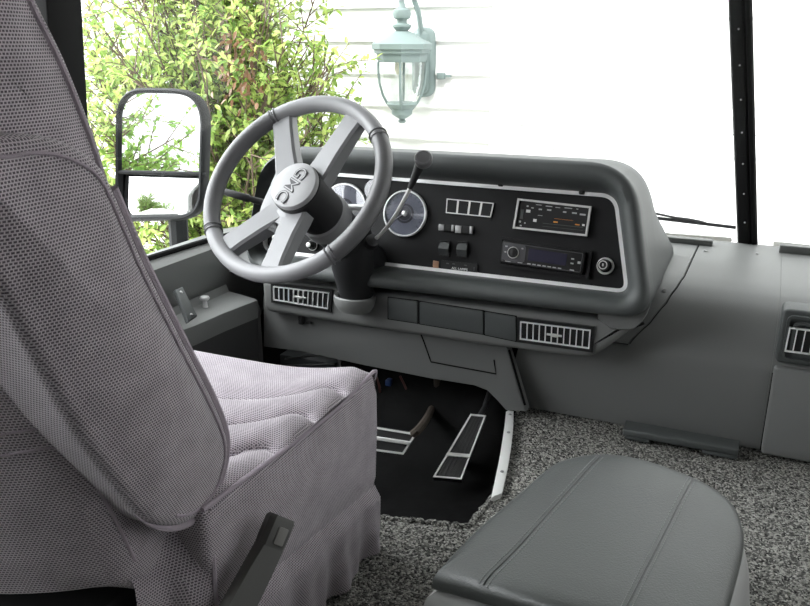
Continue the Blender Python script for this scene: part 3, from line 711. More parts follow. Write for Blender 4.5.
# vents
def vent(parent, tl, tr_, br2, bl2, nv, Y, emb=True):
    q = lambda t: at(t[0], t[1], 'Y', Y); ol = [q(bl2), q(br2), q(tr_), q(tl)]; n = V((0, -1, 0))
    mb = MB(); mb.ringf(ol, n, .005, .006, -.002); mb.m(0); mb.slab(inset(ol, n, .004), n, .0012); v = mb.build('air_vent', M['black'], parent)
    il = inset(ol, n, .0075)
    mb = MB(); mb.ringf(il, n, .0022, .006); mb.build('chrome_frame', M['chrome'], v)
    jl = inset(il, n, .002)
    for k in range(nv):
        f = (k+1)/(nv+1)
        a, b = jl[0].lerp(jl[1], f), jl[3].lerp(jl[2], f); mb = MB(); w = V((.0009, 0, 0))
        mb.loft([[p-w+n*.001, p+w+n*.001, p+w+n*.0055, p-w+n*.0055] for p in (a, b)]); mb.build('vane', M['chrome'], v)
    c = sum(jl, V())/4; mb = MB(); ex_ = (jl[1]-jl[0]).normalized()
    mb.tube([c-ex_*.016+n*.006, c+ex_*.016+n*.006], .0026, 6); mb.box(c+n*.008, (.014, .006, .007), bev=.0015); mb.build('adjuster', M['silver'], v)
    return v
lab(vent(ld, (271.5, 282.5), (333, 289.5), (331.5, 312), (272, 302), 10, YB-.001), 'chrome louvred vent below the wheel')
lab(vent(ld, (517.5, 317), (595, 326.5), (593, 352), (517, 341.5), 10, YB-.001), 'chrome louvred vent on the right end of the band')
# bracket under the left end
mb = MB(); p = k_(303, 319); mb.box(p+V((0, -.008, 0)), (.012, .012, .022), bev=.002); mb.box(p+V((.022, -.008, -.004)), (.014, .010, .006), bev=.002); mb.build('hood_release', M['black'], ld)

# ------------------------------------------------------------------ right dash
rd = thing('dash_cover', (-.15, 1.8, 0), 'wide plain grey dash cover beside the pod, under the windshield divider', 'dashboard panel')
xl = at(508, 352, 'Y', 1.64).x-.0; xr = at(766, 405, 'Y', 1.645).x
podL = loops; prof = [(1.672, .0), (1.655, .10), (1.648, .165), (1.652, .20), (1.672, .245), (1.70, .285), (1.73, .306), (1.77, .318), (1.85, .325), (2.13, .333), (2.13, .28), (1.8, .0)]
pS = spline([(0, a, b) for a, b in prof[:10]], 4)+[V((0, 2.13, .25)), V((0, 1.8, 0))]
mb = MB()
def sk(x, p): return V((x+(.035 if False else 0), p.y, p.z))
xsL = [(-.455+.06*max(0, min(1, p.z/.17))*0) for p in pS]
xp = max(p.x for l in POD for p in l)+.003; cap = lambda p, z: V((p.x, min(p.y, 1.8) if p.z > z else p.y, min(p.z, z)))
pC = [cap(p, .197) for p in pS]; x9 = at(675, 286, 'Y', 1.66).x
pF = [V((0, p.y, p.z)) for p in pS if p.z > .199][:-1]; pF = [V((0, pF[0].y+.002, .1985))]+pF+[V((0, 1.95, .1985))]
mf = MB(); xe = [(1.60, -.085), (1.652, -.08), (1.672, -.045), (1.70, -.018), (1.74, -.003), (1.80, .006), (2.2, .014)]
def xseam(y):
    for (a, b), (c, d) in zip(xe[:-1], xe[1:]):
        if y <= c: return x9+b+(d-b)*(y-a)/(c-a)
    return x9+.014
mf.loft([[V((-.44, min(p.y, 1.95), p.z)) for p in pF], [V((xseam(p.y)-.0012, p.y if p.z > .2 else min(p.y, 1.95), p.z)) for p in pF]]); lab(mf.build('base_flange', M['dash'], ip, angle=50), 'grey flange at the foot of the pod')
hf, _ = hitter(mf)
mb.loft([[V((-.45-max(0, .17-p.z)*.22, p.y, p.z)) for p in pC], [V((xseam(p.y)-.0005, p.y, p.z)) for p in pC], [V((xseam(p.y), p.y, p.z)) for p in pS], [V((xr-.0002, p.y, p.z)) for p in pS]]); hd, _ = hitter(mb); mb.build('cover_shell', M['dash'], rd, angle=50)
for x, y in ((664, 291), (650, 322)):
    p = hf(x, y)
    if p: m_s = MB(); m_s.lathe([(0, .005), (.003, .0045), (.004, .001)], p, (.1, -.8, .5), 12); m_s.build('screw', M['screw'], ip)
mb = MB(); mb.tube([V((xseam(p.y)+.0018, p.y+.0008, p.z-.0004)) for p in pF[1:-1]], .0016, 5); mb.build('cover_seam', M['gap'], rd)
mb = MB()
for x, y in ((705, 251), (757, 254)):
    p = at(x, y, 'Z', .331); mb.lathe([(0, .004), (.002, .0035), (.0025, .001)], p, (0, 0, 1), 10)
mb.build('screw', M['screw'], rd)
gb = thing('glove_box', (.35, 1.8, 0), 'grey glove box panel with a framed air vent at the right edge', 'glove box')
mb = MB(); mb.loft([[V((x, p.y, p.z)) for p in pS] for x in (xr+.0001, .95)]); mb.m(0); mb.build('panel_shell', M['dash'], gb, angle=50)
mb = MB(); mb.tube([V((xr+.0045, p.y+.001, p.z)) for p in pS[:-2] if p.z < .19], .0028, 6); mb.build('seam', M['gap'], gb)
YR = 1.640
def q_(x, y): return at(x, y, 'Y', YR)
TLp, BLp = q_(777.5, 308), q_(771, 362); BLp.x = max(BLp.x, xr+.003); TLp.x = max(TLp.x, xr+.004); wv = .27
ol = [BLp, BLp+V((wv, 0, 0)), TLp+V((wv, 0, 0)), TLp]; nY = V((0, -1, 0)); o4 = ol; ol = fillet(ol, .012, 4)
mb = MB(); mb.slab([p+V((0, .055, 0)) for p in ol], nY, .055, r1=.006); vf = mb.build('vent_panel', M['podv'], gb)
mb = MB()
for k, w in ((.010, .005), (.022, .005)): mb.ringf(fillet(inset(o4, nY, k), .012, 4), nY, w, .008)
mb.build('raised_frame', M['podv'], vf)
z0_ = q_(785, 325).z; z1_ = q_(783, 349.5).z; x0v = q_(784, 337).x
jl = [V((x0v+.004, YR-.006, z1_)), V((x0v+.18, YR-.006, z1_)), V((x0v+.18, YR-.006, z0_)), V((x0v+.006, YR-.006, z0_))]
mb = MB(); mb.ringf(jl, nY, .0028, .006); v = mb.build('air_vent', M['chrome'], gb); lab(v, 'chrome louvred vent')
mb = MB(); mb.slab(jl, nY, .0015); mb.build('vent_opening', M['black'], v)
for k in range(11):
    f = (k+1)/12; a, b = jl[0].lerp(jl[1], f), jl[3].lerp(jl[2], f); w = V((.001, 0, 0)); mb = MB()
    mb.loft([[p-w, p+w, p+w+nY*.006, p-w+nY*.006] for p in (a, b)]); mb.build('vane', M['chrome'], v)
mb = MB(); zc = q_(770, 366).z; mb.slab(fillet([V((xr+.004, 1.665, .006)), V((.9, 1.665, .006)), V((.9, 1.662, zc)), V((xr+.004, 1.662, zc))], .006, 3), nY, .026, r1=.006); mb.build('glove_door', M['dash'], gb)
# step bar along the bottom of the dash cover
hb = thing('step_bar', at(682, 440, 'Y', 1.60)*1, 'long grey bracket bar on the carpet below the plain dash cover', 'bracket')
hb.location.z = 0; wpos[hb.name] = hb.location.copy()
a, b = at(624, 426, 'Y', 1.615), at(739, 446, 'Y', 1.615)
mb = MB(); mb.slab([V((a.x, a.y+.03, a.z-.017)), V((b.x, a.y+.03, a.z-.017)), V((b.x, a.y+.03, a.z)), V((a.x, a.y+.03, a.z))], nY, .045, r1=.006); mb.build('bar', M['podv'], hb)
for f0, f1 in ((.02, .25), (.70, 1)):
    xa, xb = a.x+(b.x-a.x)*f0, a.x+(b.x-a.x)*f1; mb = MB(); mb.box(((xa+xb)/2, a.y+.008, (a.z-.014)/2), (xb-xa, .042, a.z-.014), bev=.004); mb.build('foot', M['podv'], hb)

# defroster vents at the foot of the glass
for (pa, pb, lb) in (((664, 236), (713, 240), 'grey defroster flap left of the windshield divider'), ((780, 244.5), (880, 254), 'grey defroster flap right of the windshield divider')):
    a, b = at(*pa, 'Y', 2.07), at(*pb, 'Y', 2.07); h = a.z-.326
    mb = MB(); mb.slab(fillet([V((a.x, 2.09, .328)), V((b.x, 2.09, .328)), V((b.x, 2.085, a.z)), V((a.x, 2.085, a.z))], .003, 2), nY, .02, r1=.003); tag(mb.build('defroster_vent', M['dash']), lb, 'vent')
# wiper outside the glass
wp = thing('windshield_wiper', at(690, 226, 'Y', 2.24), 'thin black windshield wiper lying outside the left windshield pane', 'wiper')
a, b = at(640, 216, 'Y', 2.22), at(736, 227.5, 'Y', 2.22)
mb = MB(); mb.loft([[p+V((0, -.004, -.004)), p+V((0, .004, -.004)), p+V((0, .002, .004)), p+V((0, -.002, .004))] for p in (a, b)]); mb.build('blade', M['colm'], wp)
mb = MB(); mb.tube(spline([at(640, 210, 'Y', 2.22), at(672, 217, 'Y', 2.22), at(690, 219.5, 'Y', 2.22), at(706, 223, 'Y', 2.22)], 5), .0035, 6); mb.build('arm', M['colm'], wp)

# ------------------------------------------------------------------ left side ledge under the window
sl = thing('side_ledge', (-1.15, 1.4, .0), 'grey side ledge below the driver window with a pull knob', 'ledge')
e0, e1 = at(180, 331, 'X', -1.12), at(255, 299.5, 'X', -1.19)
zl = .065+.14*.0
mb = MB()
la = [at(160, 336, 'Z', .20), at(196, 322.5, 'Z', .20), at(225, 310, 'Z', .20), at(258, 297.5, 'Z', .20)]
zL = .195
outer = [V((p.x, p.y, zL)) for p in la]; outer.insert(0, V((outer[0].x, .6, zL)))
inner = [V((-1.216, p.y, zL+.012)) for p in outer]
for i in range(len(outer)-1):
    pass
rows = []
for o, n2 in zip(outer, inner):
    rows.append([V((-1.216, n2.y, zL+.028)), n2+V((.008, 0, -.002)), n2.lerp(o, .5), o+V((-.012, 0, .0005)), o+V((-.003, 0, -.003)), o+V((0, 0, -.014)), o+V((-.004, 0, -.05)), V((-1.225, n2.y, .10))])
vs = [p for r in rows for p in r]; n8 = 8
mb.add(vs, [(i*n8+j, i*n8+j+1, (i+1)*n8+j+1, (i+1)*n8+j) for i in range(len(rows)-1) for j in range(n8-1)])
mb.build('ledge_top', M['shelf'], sl, angle=50)
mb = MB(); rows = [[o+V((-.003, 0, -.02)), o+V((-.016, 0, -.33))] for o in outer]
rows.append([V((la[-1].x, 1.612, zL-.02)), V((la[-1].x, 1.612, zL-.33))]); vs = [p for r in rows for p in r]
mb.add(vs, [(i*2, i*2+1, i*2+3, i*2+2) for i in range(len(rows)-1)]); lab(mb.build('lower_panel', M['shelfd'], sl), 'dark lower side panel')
c = at(205.5, 307.5, 'Z', zL+.006); mb = MB(); mb.lathe([(0, .007), (.004, .006), (.016, .005), (.020, .010), (.024, .012), (.028, .010), (.030, .003)], c, (0, 0, 1), 20); lab(mb.build('pull_knob', M['chrome'], sl), 'small chrome pull knob')
a, b, c_2, d_ = at(186, 324, 'Z', .212), at(195, 318, 'Z', .212), at(180, 289, 'X', -1.195), at(173, 292, 'X', -1.195)
pn = (b-a).cross(d_-a).normalized(); pn = pn if pn.dot(CAM-a) > 0 else -pn
mb = MB(); mb.slab([a, b, c_2, d_], pn, .010, r1=.003); cp = lab(mb.build('control_plate', M['door_d'], sl), 'dark screwed control plate')
for f_ in (.12, .85):
    mb = MB(); mb.lathe([(0, .004), (.002, .003), (.0025, .0005)], ((a+b)/2).lerp((c_2+d_)/2, f_)+pn*.010, pn, 10); mb.build('screw', M['screw'], cp)
#SECTION_WHEEL
# ------------------------------------------------------------------ steering wheel
tl, yw = R(38.8), R(-5.4)
WN = V((math.sin(yw)*math.cos(tl), -math.cos(yw)*math.cos(tl), math.sin(tl))); WC = V((-.828, 1.331, .545))
WA = V((0, 0, 1)).cross(WN).normalized(); WB = WN.cross(WA)
def wd(a): return WA*math.cos(R(a))+WB*math.sin(R(a))
sw = thing('steering_wheel', WC-WN*.08, 'grey four-spoke steering wheel with round horn cap', 'steering wheel')
RR, TR = .1905, .0158
def rimseg(mb, a0, a1, r, n=60, sides=14, closed=False):
    k = n if closed else n+1; loops = []
    for i in range(k):
        a = a0+(a1-a0)*i/n; d = wd(a); c = WC+d*RR
        loops.append([c+(d*math.cos(2*PI*j/sides)*r+WN*math.sin(2*PI*j/sides)*r*1.12) for j in range(sides)])
    mb.loft(loops, ring=closed)
mb = MB(); rimseg(mb, 0, 360, TR, 120, 16, True); mb.build('rim', M['wheel'], sw, angle=60)
for a0, a1, in ((127, 217), (-43, 40)):
    mb = MB(); rimseg(mb, a0, a1, TR*1.05, 44, 16); g_ = mb.build('grip', M['leather'], sw, angle=60)
    for a in (a0, a1):
        for da in (-1.6, 1.6):
            mb = MB(); d = wd(a+da); c = WC+d*RR; mb.tube([c+(d*math.cos(2*PI*j/16)+WN*1.1*math.sin(2*PI*j/16))*TR*1.08 for j in range(16)], .0016, 5, closed=True); mb.build('grip_band', M['leather'], g_)
# spokes
for a in (122, 65.3, -126.6, -84.2):
    d = wd(a); s = WN.cross(d).normalized(); mb = MB(); loops = []
    for f, w, o, th in ((.030, .030, -.022, .034), (.06, .026, -.020, .034), (.10, .0235, -.012, .032), (.15, .0225, -.004, .028), (.178, .024, 0, .024), (.193, .030, 0, .018)):
        c = WC+d*f+WN*(o+.004); r_ = .005
        pr_ = [(-w, -th), (w, -th), (w, -r_), (w-r_, 0), (-w+r_, 0), (-w, -r_)]
        c += s*(.030*(1-f/.193) if a == 122 else 0); loops.append([c+s*u+WN*v_ for u, v_ in pr_])
    mb.loft(loops); mb.build('spoke', M['wheel'], sw, angle=40)
mb = MB()
for al, ar in ((122, 233.4), (-126.6, -84.2)):
    n1 = 14; aa = [al+(ar-al)*i/n1 for i in range(n1+1)]; rr_ = lambda i: (.108-.034*math.sin(PI*i/n1)) if al > 0 else (.112-.030*math.sin(PI*i/n1))
    ol = [WC+wd(a)*.03-WN*.046 for a in aa[::-1]]+[WC+wd(a)*rr_(i)-WN*.046 for i, a in enumerate(aa)]
    mb = MB(); mb.slab(ol, WN, .030, r1=.004, steps=2); mb.build('hub_web', M['wheel'], sw, angle=40)
mb = MB(); mb.lathe([(-.11, .050), (-.02, .0525), (-.008, .0525), (-.003, .048)], WC, WN, 48); mb.build('hub_collar', M['colm'], sw)
mb = MB(); mb.lathe([(-.006, .0505), (.002, .0505), (.005, .0485), (.0055, .046), (.0062, .044), (.0085, .03), (.009, .001)], WC, WN, 56); hc = mb.build('horn_cap', M['cap'], sw)
# lettering runs up and to the right on the turned wheel
dx = (onp(286, 204, WC+WN*.009, WN)-onp(312, 172, WC+WN*.009, WN)).normalized()
lp = WC+WN*.0088+dx*.002
text_mesh('lettering', 'GMC', .037, M['ink'], hc, lp, dx, WN.cross(dx), .0012, bold=.0009)
text_mesh('lettering_fill', 'GMC', .037, M['cap'], hc, lp+WN*.0006, dx, WN.cross(dx), .0012, bold=-.0007)

# ------------------------------------------------------------------ steering column
sco = thing('steering_column', (-.8, 1.56, .28), 'black steering column between the wheel and the lower dash ledge', 'steering column')
mb = MB(); mb.lathe([(-.150, .05), (-.146, .054), (-.114, .054), (-.110, .05)], WC, WN, 40); lab(mb.build('collar_ring', M['collar'], sco), 'grey collar ring')
mb = MB(); mb.lathe([(-.42, .04), (-.30, .044), (-.20, .048), (-.146, .049)], WC, WN, 36); mb.build('column_tube', M['colm'], sco)
mb = MB(); loops = []
S0 = WC-WN*.24
for f, k in ((0, .050), (.15, .054), (.4, .052), (.7, .046), (1, .040)):
    c = (S0+V((.004, -.012, .035))).lerp(BE-V((0, 0, .006)), f); ax = WN.lerp(V((0, 0, 1)), f).normalized(); u = V((1, 0, 0)); w = ax.cross(u).normalized(); u = w.cross(ax)
    loops.append([c+(u*math.cos(2*PI*j/32)+w*math.sin(2*PI*j/32)*.9)*k for j in range(32)])
mb.loft(loops); mb.build('column_boot', M['colm'], sco, angle=50)
# gear lever
pts = [at(372, 241, 'Y', 1.475), at(381, 234, 'Y', 1.465), at(393, 219, 'Y', 1.45), at(403, 202, 'Y', 1.435), at(410, 188, 'Y', 1.425)]
mb = MB(); mb.tube(spline(pts, 6), .0042, 10); gl = lab(mb.build('gear_lever', M['silver'], sco), 'curved steel gear lever')
kp = [at(410, 188, 'Y', 1.425), at(414, 179, 'Y', 1.421), at(418.5, 169, 'Y', 1.417), at(421, 163, 'Y', 1.415)]
mb = MB(); mb.tube(kp, [.005, .007, .0095, .011], 14); mb.build('lever_sleeve', M['colm'], gl)
c = at(423.5, 159.5, 'Y', 1.41); ax = V((.25, -.75, .6)).normalized(); mb = MB(); mb.lathe([(-.012, .010), (-.008, .0165), (.004, .018), (.008, .016), (.009, .013), (.008, .012), (.009, .001)], c, ax, 24); mb.build('lever_knob', M['leather'], gl)
mb = MB(); mb.lathe([(-.02, .008), (.0, .016), (.016, .014), (.02, .006)], at(371, 243, 'Y', 1.475), (.5, -.5, .5), 14); mb.build('lever_pivot', M['colm'], sco)
# turn signal stalk, tilt lever
a, b = at(222, 191, 'Y', 1.40), at(300, 213, 'Y', 1.43)
mb = MB(); mb.tube([a, a.lerp(b, .05), a.lerp(b, .34), a.lerp(b, .36), a.lerp(b, .6), b], [.004, .0075, .0085, .0065, .008, .009], 12); lab(mb.build('turn_signal_stalk', M['colm'], sco), 'black turn signal stalk')
a = at(343, 207, 'Y', 1.46); mb = MB(); mb.tube([a, at(366, 207.5, 'Y', 1.455)], .0065, 10); mb.ball(at(369, 206.5, 'Y', 1.455), .008, 6); lab(mb.build('hazard_knob', M['chrome'], sco), 'small chrome knob')
mb = MB(); mb.box(at(342, 233, 'Y', 1.47), (.02, .02, .012), bev=.003); mb.build('tilt_tab', M['collar'], sco)

# ------------------------------------------------------------------ pedals
gp_ = thing('accelerator_pedal', V((-.55, 1.55, -.12)), 'long narrow accelerator pedal with bright metal border', 'pedal')
g1, g2, g3, g4 = at(433, 477.5, 'Z', -.085), at(461.5, 480, 'Z', -.085), at(486, 416, 'Z', .0), at(470.5, 414.5, 'Z', .0)
gn = (g2-g1).cross(g4-g1).normalized()
if gn.z < 0: gn = -gn
ol = [g1, g2, g3, g4]
mb = MB(); mb.slab([p-gn*.012 for p in ol], gn, .012, r1=.002); mb.build('rubber_pad', M['rubber'], gp_)
mb = MB(); mb.ringf(ol, gn, .0035, .003); f0, f1 = .34, .39
l = lambda f, k: (g1.lerp(g4, f) if k else g2.lerp(g3, f))
mb.slab([l(.325, 1), l(.325, 0), l(.375, 0), l(.375, 1)], gn, .004); mb.build('metal_border', M['alu'], gp_)
mb = MB()
for k in range(1, 6):
    f = k/6; mb.tube([g1.lerp(g2, f).lerp(g4.lerp(g3, f), .03)+gn*.001, g1.lerp(g2, f).lerp(g4.lerp(g3, f), .97)+gn*.001], .0012, 4)
mb.build('tread_rib', M['rubber'], gp_)
mb = MB(); c = (g3+g4)/2; mb.tube([c-gn*.012, c+V((0, .05, .0)), c+V((0, .09, .03))], .007, 8); mb.build('pedal_arm', M['colm'], gp_); mb = MB(); pm = (g1+g2+g3+g4)/4; mb.tube([pm-gn*.012, V((pm.x, pm.y+.03, -.12))], .012, 8); mb.build('pivot_post', M['colm'], gp_)
bp_ = thing('brake_pedal', V((-.75, 1.5, -.05)), 'wide brake pedal with bright metal border beside the seat front', 'pedal')
ZP = .02
h1, h2, h3, h4 = at(340, 446, 'Z', -.03), at(403.5, 454.5, 'Z', -.03), at(417, 433.5, 'Z', .02), at(340, 421, 'Z', .02)
bn = (h2-h1).cross(h4-h1).normalized()
if bn.z < 0: bn = -bn
ol = [h1, h2, h3, h4]
mb = MB(); mb.slab(fillet([p-bn*.014 for p in ol], .006, 3), bn, .014, r1=.003); mb.build('rubber_pad', M['rubber'], bp_)
mb = MB(); mb.ringf(ol, bn, .004, .003); mb.slab([h1.lerp(h4, .46), h2.lerp(h3, .46), h2.lerp(h3, .62), h1.lerp(h4, .62)], bn, .005, r1=.001); mb.build('metal_border', M['alu'], bp_)
mb = MB(); mb.tube(spline([at(408, 437, 'Z', -.01), at(420, 428, 'Z', .03), at(432, 408, 'Y', 1.66), at(437, 385, 'Y', 1.70), at(436, 360, 'Y', 1.72)], 5), .009, 8); mb.build('pedal_arm', M['rust'], bp_)
# metal edge strip on the carpet
es = thing('edge_strip', V((-.42, 1.45, 0)), 'bright metal edge strip between the black footwell and the carpet', 'trim strip')
a = [at(x, y, 'Z', .004) for x, y in ((491, 499), (499, 461), (504, 430), (506, 412))]; b = [at(x, y, 'Z', .006) for x, y in ((502, 494), (509, 461), (513, 430), (513.5, 412))]
a = spline(a, 6); b = spline(b, 6); mb = MB()
mb.loft([[p+V((0, 0, -.03)), p+V((0, 0, .001)), p.lerp(q2, .3)+V((0, 0, .004)), q2+V((0, 0, .002)), q2+V((0, 0, -.004))] for p, q2 in zip(a, b)]); mb.build('strip', M['alu'], es, angle=50)
mb = MB()
for k in (4, 11, 16): mb.lathe([(0, .004), (.002, .003), (.0025, .0005)], a[k].lerp(b[k], .55)+V((0, 0, .004)), (0, 0, 1), 10)
mb.build('screw', M['screw'], es)
# fuse box and wires under the dash
fb = thing('fuse_box', k_(310, 368)+V((0, .06, -.02)), 'dark fuse box and brackets under the left dash', 'fuse box')
p = at(312, 362, 'Y', 1.70); mb = MB(); mb.box(p, (.17, .05, .035), bev=.004); mb.build('box', M['door_d'], fb)
mb = MB(); mb.tube([at(338, 350, 'Y', 1.67), at(340, 372, 'Y', 1.67)], .004, 6); mb.tube([at(285, 359, 'Y', 1.67), at(338, 352, 'Y', 1.67)], .003, 6); mb.tube([at(280, 366, 'Y', 1.67), at(334, 364, 'Y', 1.67)], .003, 6); mb.build('bracket', M['screw'], fb)
mb = MB(); mb.box(at(389, 382, 'Y', 1.68), (.014, .02, .016), bev=.003); mb.tube(spline([at(389, 382, 'Y', 1.68), at(392, 392, 'Y', 1.68), at(386, 402, 'Y', 1.70), at(372, 395, 'Y', 1.72)], 5), .003, 6)
tag(mb.build('wire_connector', M['blue']), 'small blue wire connector hanging under the dash', 'connector')
mb = MB()
mb.tube(spline([at(374, 370, 'Y', 1.66), at(380, 390, 'Y', 1.66), at(378, 408, 'Y', 1.68), at(392, 420, 'Y', 1.75)], 6), .003, 6); mb.tube(spline([at(400, 376, 'Y', 1.68), at(408, 396, 'Y', 1.68), at(402, 415, 'Y', 1.72)], 6), .003, 6)
tag(mb.build('wire_harness', M['red']), 'dark red wires hanging in the footwell beside the seat', 'wires')
#SECTION_SEAT
# ------------------------------------------------------------------ driver seat
ds = thing('driver_seat', (-.83, .7, 0), 'purple-grey woven fabric driver seat with high back', 'seat')
SX = -.52; BX = -.528
def sx_(x, y, X=SX): return at(x, y, 'X', X)
# cushion: height field top with three tufted seams
XL = -1.10; Yf = at(375, 380, 'X', SX).y; Yr = .50; ztop = .308
sy = [sx_(347, 410).y, sx_(317, 440).y, sx_(280, 470).y]
def ctop(u, v):
    y = Yf+(Yr-Yf)*v; x = SX+(XL-SX)*u; d = min(SX-x, x-XL); x -= .085*max(0, min(1, (.628-y)/.03))*(1-u)
    z = ztop+.006*(1-min(1, abs(y-Yf)/.3))
    sh = .075*(1-math.exp(-(max(0, d-.02)/.10)**1.3)) - .010*math.exp(-((d-.03)/.02)**2)
    z -= .016*(1-math.exp(-(d/.09)**2))
    edges = [Yf+.0]+[s_-sh for s_ in sy]+[Yr-.12]
    env = min(1, d/.028)**.6
    for k in range(4):
        hi, lo = edges[k], edges[k+1]
        if lo <= y <= hi:
            f = (hi-y)/(hi-lo)
            if k == 0: b = .014*(1-(max(0, (f-.45)/.55))**2.6); b *= min(1, (f+.0)/.22)**.5 if f < .22 else 1; b += -.012*(1-min(1, f/.25))**2
            else: b = .0165*(max(0, 1-(1-min(1, f/.28))**2)*.99 if f < .28 else max(0, 1-((f-.28)/.72)**2.4))
            z += b*env
            if k < 3: z -= .005*env*math.exp(-((y-lo)/.006)**2)
            if k > 0: z -= .005*env*math.exp(-((hi-y)/.006)**2)
            break
    return V((x, y, z))
mb = MB(); mb.grid(ctop, 110, 170)
mb.grid(lambda u, v: ctop(u, 0).lerp(V((SX+(XL-SX)*u, Yf+.012*math.sin(PI*v)*.9-.01*v, .11)), v), 110, 8)
mb.build('seat_cushion', M['fab'], ds, uv=True, angle=75)
# cushion side panel with welts
tp_ = [sx_(x, y) for x, y in ((375, 381), (340, 409), (300, 441), (260, 471), (225, 497), (204, 513))]
tp_ = [V((SX, p.y, ctop(0, 0).z-.002 if i == 0 else p.z)) for i, p in enumerate(tp_)]
bt_ = [sx_(374, 492), sx_(340, 519), sx_(300, 553), sx_(240, 604)]
rear = [sx_(222, 622), sx_(212, 590), sx_(205, 545)]
oP = tp_[::-1]+[sx_(379, 392), sx_(379.5, 430), sx_(378, 476)]+bt_+rear
mb = MB(); mb.slab([p-V((.05, 0, 0)) for p in oP], (1, 0, 0), .05, r1=.012, bulge=.010); mb.build('cushion_side', M['fab'], ds, uv=True)
mb = MB(); mb.tube(spline([p+V((-.002, 0, .003)) for p in tp_[::-1]]+[sx_(376, 385)+V((-.006, .0, 0)), sx_(378.5, 397)+V((-.010, 0, 0)), sx_(378, 470)+V((-.010, 0, 0)), sx_(374, 490)+V((-.012, 0, 0))], 5), .0030, 8)
mb.build('cushion_piping', M['welt'], ds)
# skirt with folds
Ys = [bt_[0].y+.004, sx_(224, 622).y]
def skirt(u, v):
    y = Ys[0]+(Ys[1]-Ys[0])*u; z0 = bt_[0].z+(bt_[-1].z-bt_[0].z)*min(1, (bt_[0].y-y)/(bt_[0].y-bt_[-1].y)); z = z0+.022+(.006-z0-.022)*v
    w = v**1.2*(.006*math.sin(y*62+.7)+.004*math.sin(y*117+2)+.004*noise.noise(V((y*20, v*4, 0)))); 
    return V((SX-.006+.016*min(1, v/.25)+w, y, z))
mb = MB(); mb.grid(skirt, 110, 24); mb.grid(lambda u, v: V((SX+.002+(XL-SX)*u, Ys[0]-.002+.006*math.sin(u*40)*v, bt_[0].z*(1-v)+.006*v)), 40, 6)
mb.build('seat_skirt', M['fab'], ds, uv=True, angle=75)
# backrest: rear shell
mb = MB(); loops = []
def sec_(z, yf, yr, xr_, xl_, bulge, n=60):
    out = []; cx = (xr_+xl_)/2; hx = (xr_-xl_)/2; cy = (yf+yr)/2; hy = (yf-yr)/2
    for i in range(n):
        a = 2*PI*i/n; c, s = math.cos(a), math.sin(a); e = .30
        x = cx+hx*math.copysign(abs(c)**e, c); y = cy+hy*math.copysign(abs(s)**e, s)
        if s < 0: y -= bulge*(1-((x-cx)/hx)**2)
        out.append(V((x, y, z)))
    return out
XQ = -.565
rearY = lambda z: .575-.27*(z-.06)+.02*math.sin((z-.06)*3)
for z in [.26+.045*k for k in range(20)]:
    t = (z-.07)/1.03; yr = rearY(z); yf = yr+.12; xr_ = XQ-.05*max(0, (z-.68)/.3)**1.5; xr_ = min(xr_, XQ)
    loops.append(sec_(z, yf, yr, xr_, -1.66-xr_, .075+.02*math.sin(z*6)))
L0 = loops[0]; ya_, yb_ = max(p.y for p in L0), min(p.y for p in L0)
loops.insert(0, [V((p.x, p.y+.03, .165+.09*min(1, max(0, (ya_-p.y)/(ya_-yb_)*1.5-.1)))) for p in L0]); mb.loft(loops); hs, _ = hitter(mb); mb.build('backrest_shell', M['fab'], ds, uv=True, angle=60)
def yz(x, y, X=BX): return at(x, y, 'X', X)
# side bolster outline (read off the seat's right side)
bo_px = [(120, 190), (136, 228), (153, 268), (190, 343), (214, 390), (227, 420), (232, 440), (231, 462), (222, 492), (207, 514), (188, 527), (168, 529), (150, 522), (130, 500), (85, 440), (40, 360), (0, 283), (-45, 205), (-75, 150), (-70, 122), (-40, 122), (0, 137), (30, 134), (62, 138), (92, 152), (110, 170)]
BO = spline([yz(*p) for p in bo_px], 5, closed=True)
mb = MB(); mb.slab([V((-1.115, p.y, p.z)) for p in BO], (1, 0, 0), 1.115+BX, r0=.03, r1=.016, steps=5, bulge=.016); mb.build('backrest_cushion', M['fab'], ds, uv=True, angle=60)
mb = MB(); OUT = inset(BO, V((1, 0, 0)), -.001); nO = 5*12+3; mb.tube([p+V((-.010, 0, 0)) for p in OUT[:nO]], [.0055*min(1, (nO-i)/14) for i in range(nO)], 8)
IN = inset(BO, V((1, 0, 0)), .0145); mb.build('bolster_piping', M['welt'], ds)
mb = MB(); mb.tube([p+V((.0002, 0, 0)) for p in IN[5*20:]+IN[:5*11]], .0018, 6)
mb.build('bolster_seam', M['welt'], ds)
# upper back / headrest
UX = -.575
up_px = [(122, 215), (118, 190), (108, 150), (92, 105), (72, 55), (48, 5), (25, -45), (0, -90), (-50, -130), (-120, -120), (-170, -60), (-160, 20), (-130, 100), (-90, 180), (-20, 240), (60, 250)]
UO = spline([yz(*p, X=UX) for p in up_px], 5, closed=True)
mb = MB(); mb.slab([V((-1.085, p.y, p.z)) for p in UO], (1, 0, 0), 1.085+UX, r0=.03, r1=.02, steps=5, bulge=.012); mb.build('headrest', M['fab'], ds, uv=True, angle=60)
mb = MB(); IN = inset(UO, V((1, 0, 0)), .016); mb.tube([p+V((-.0005, 0, 0)) for p in IN], .003, 6, closed=True); mb.build('headrest_piping', M['welt'], ds)
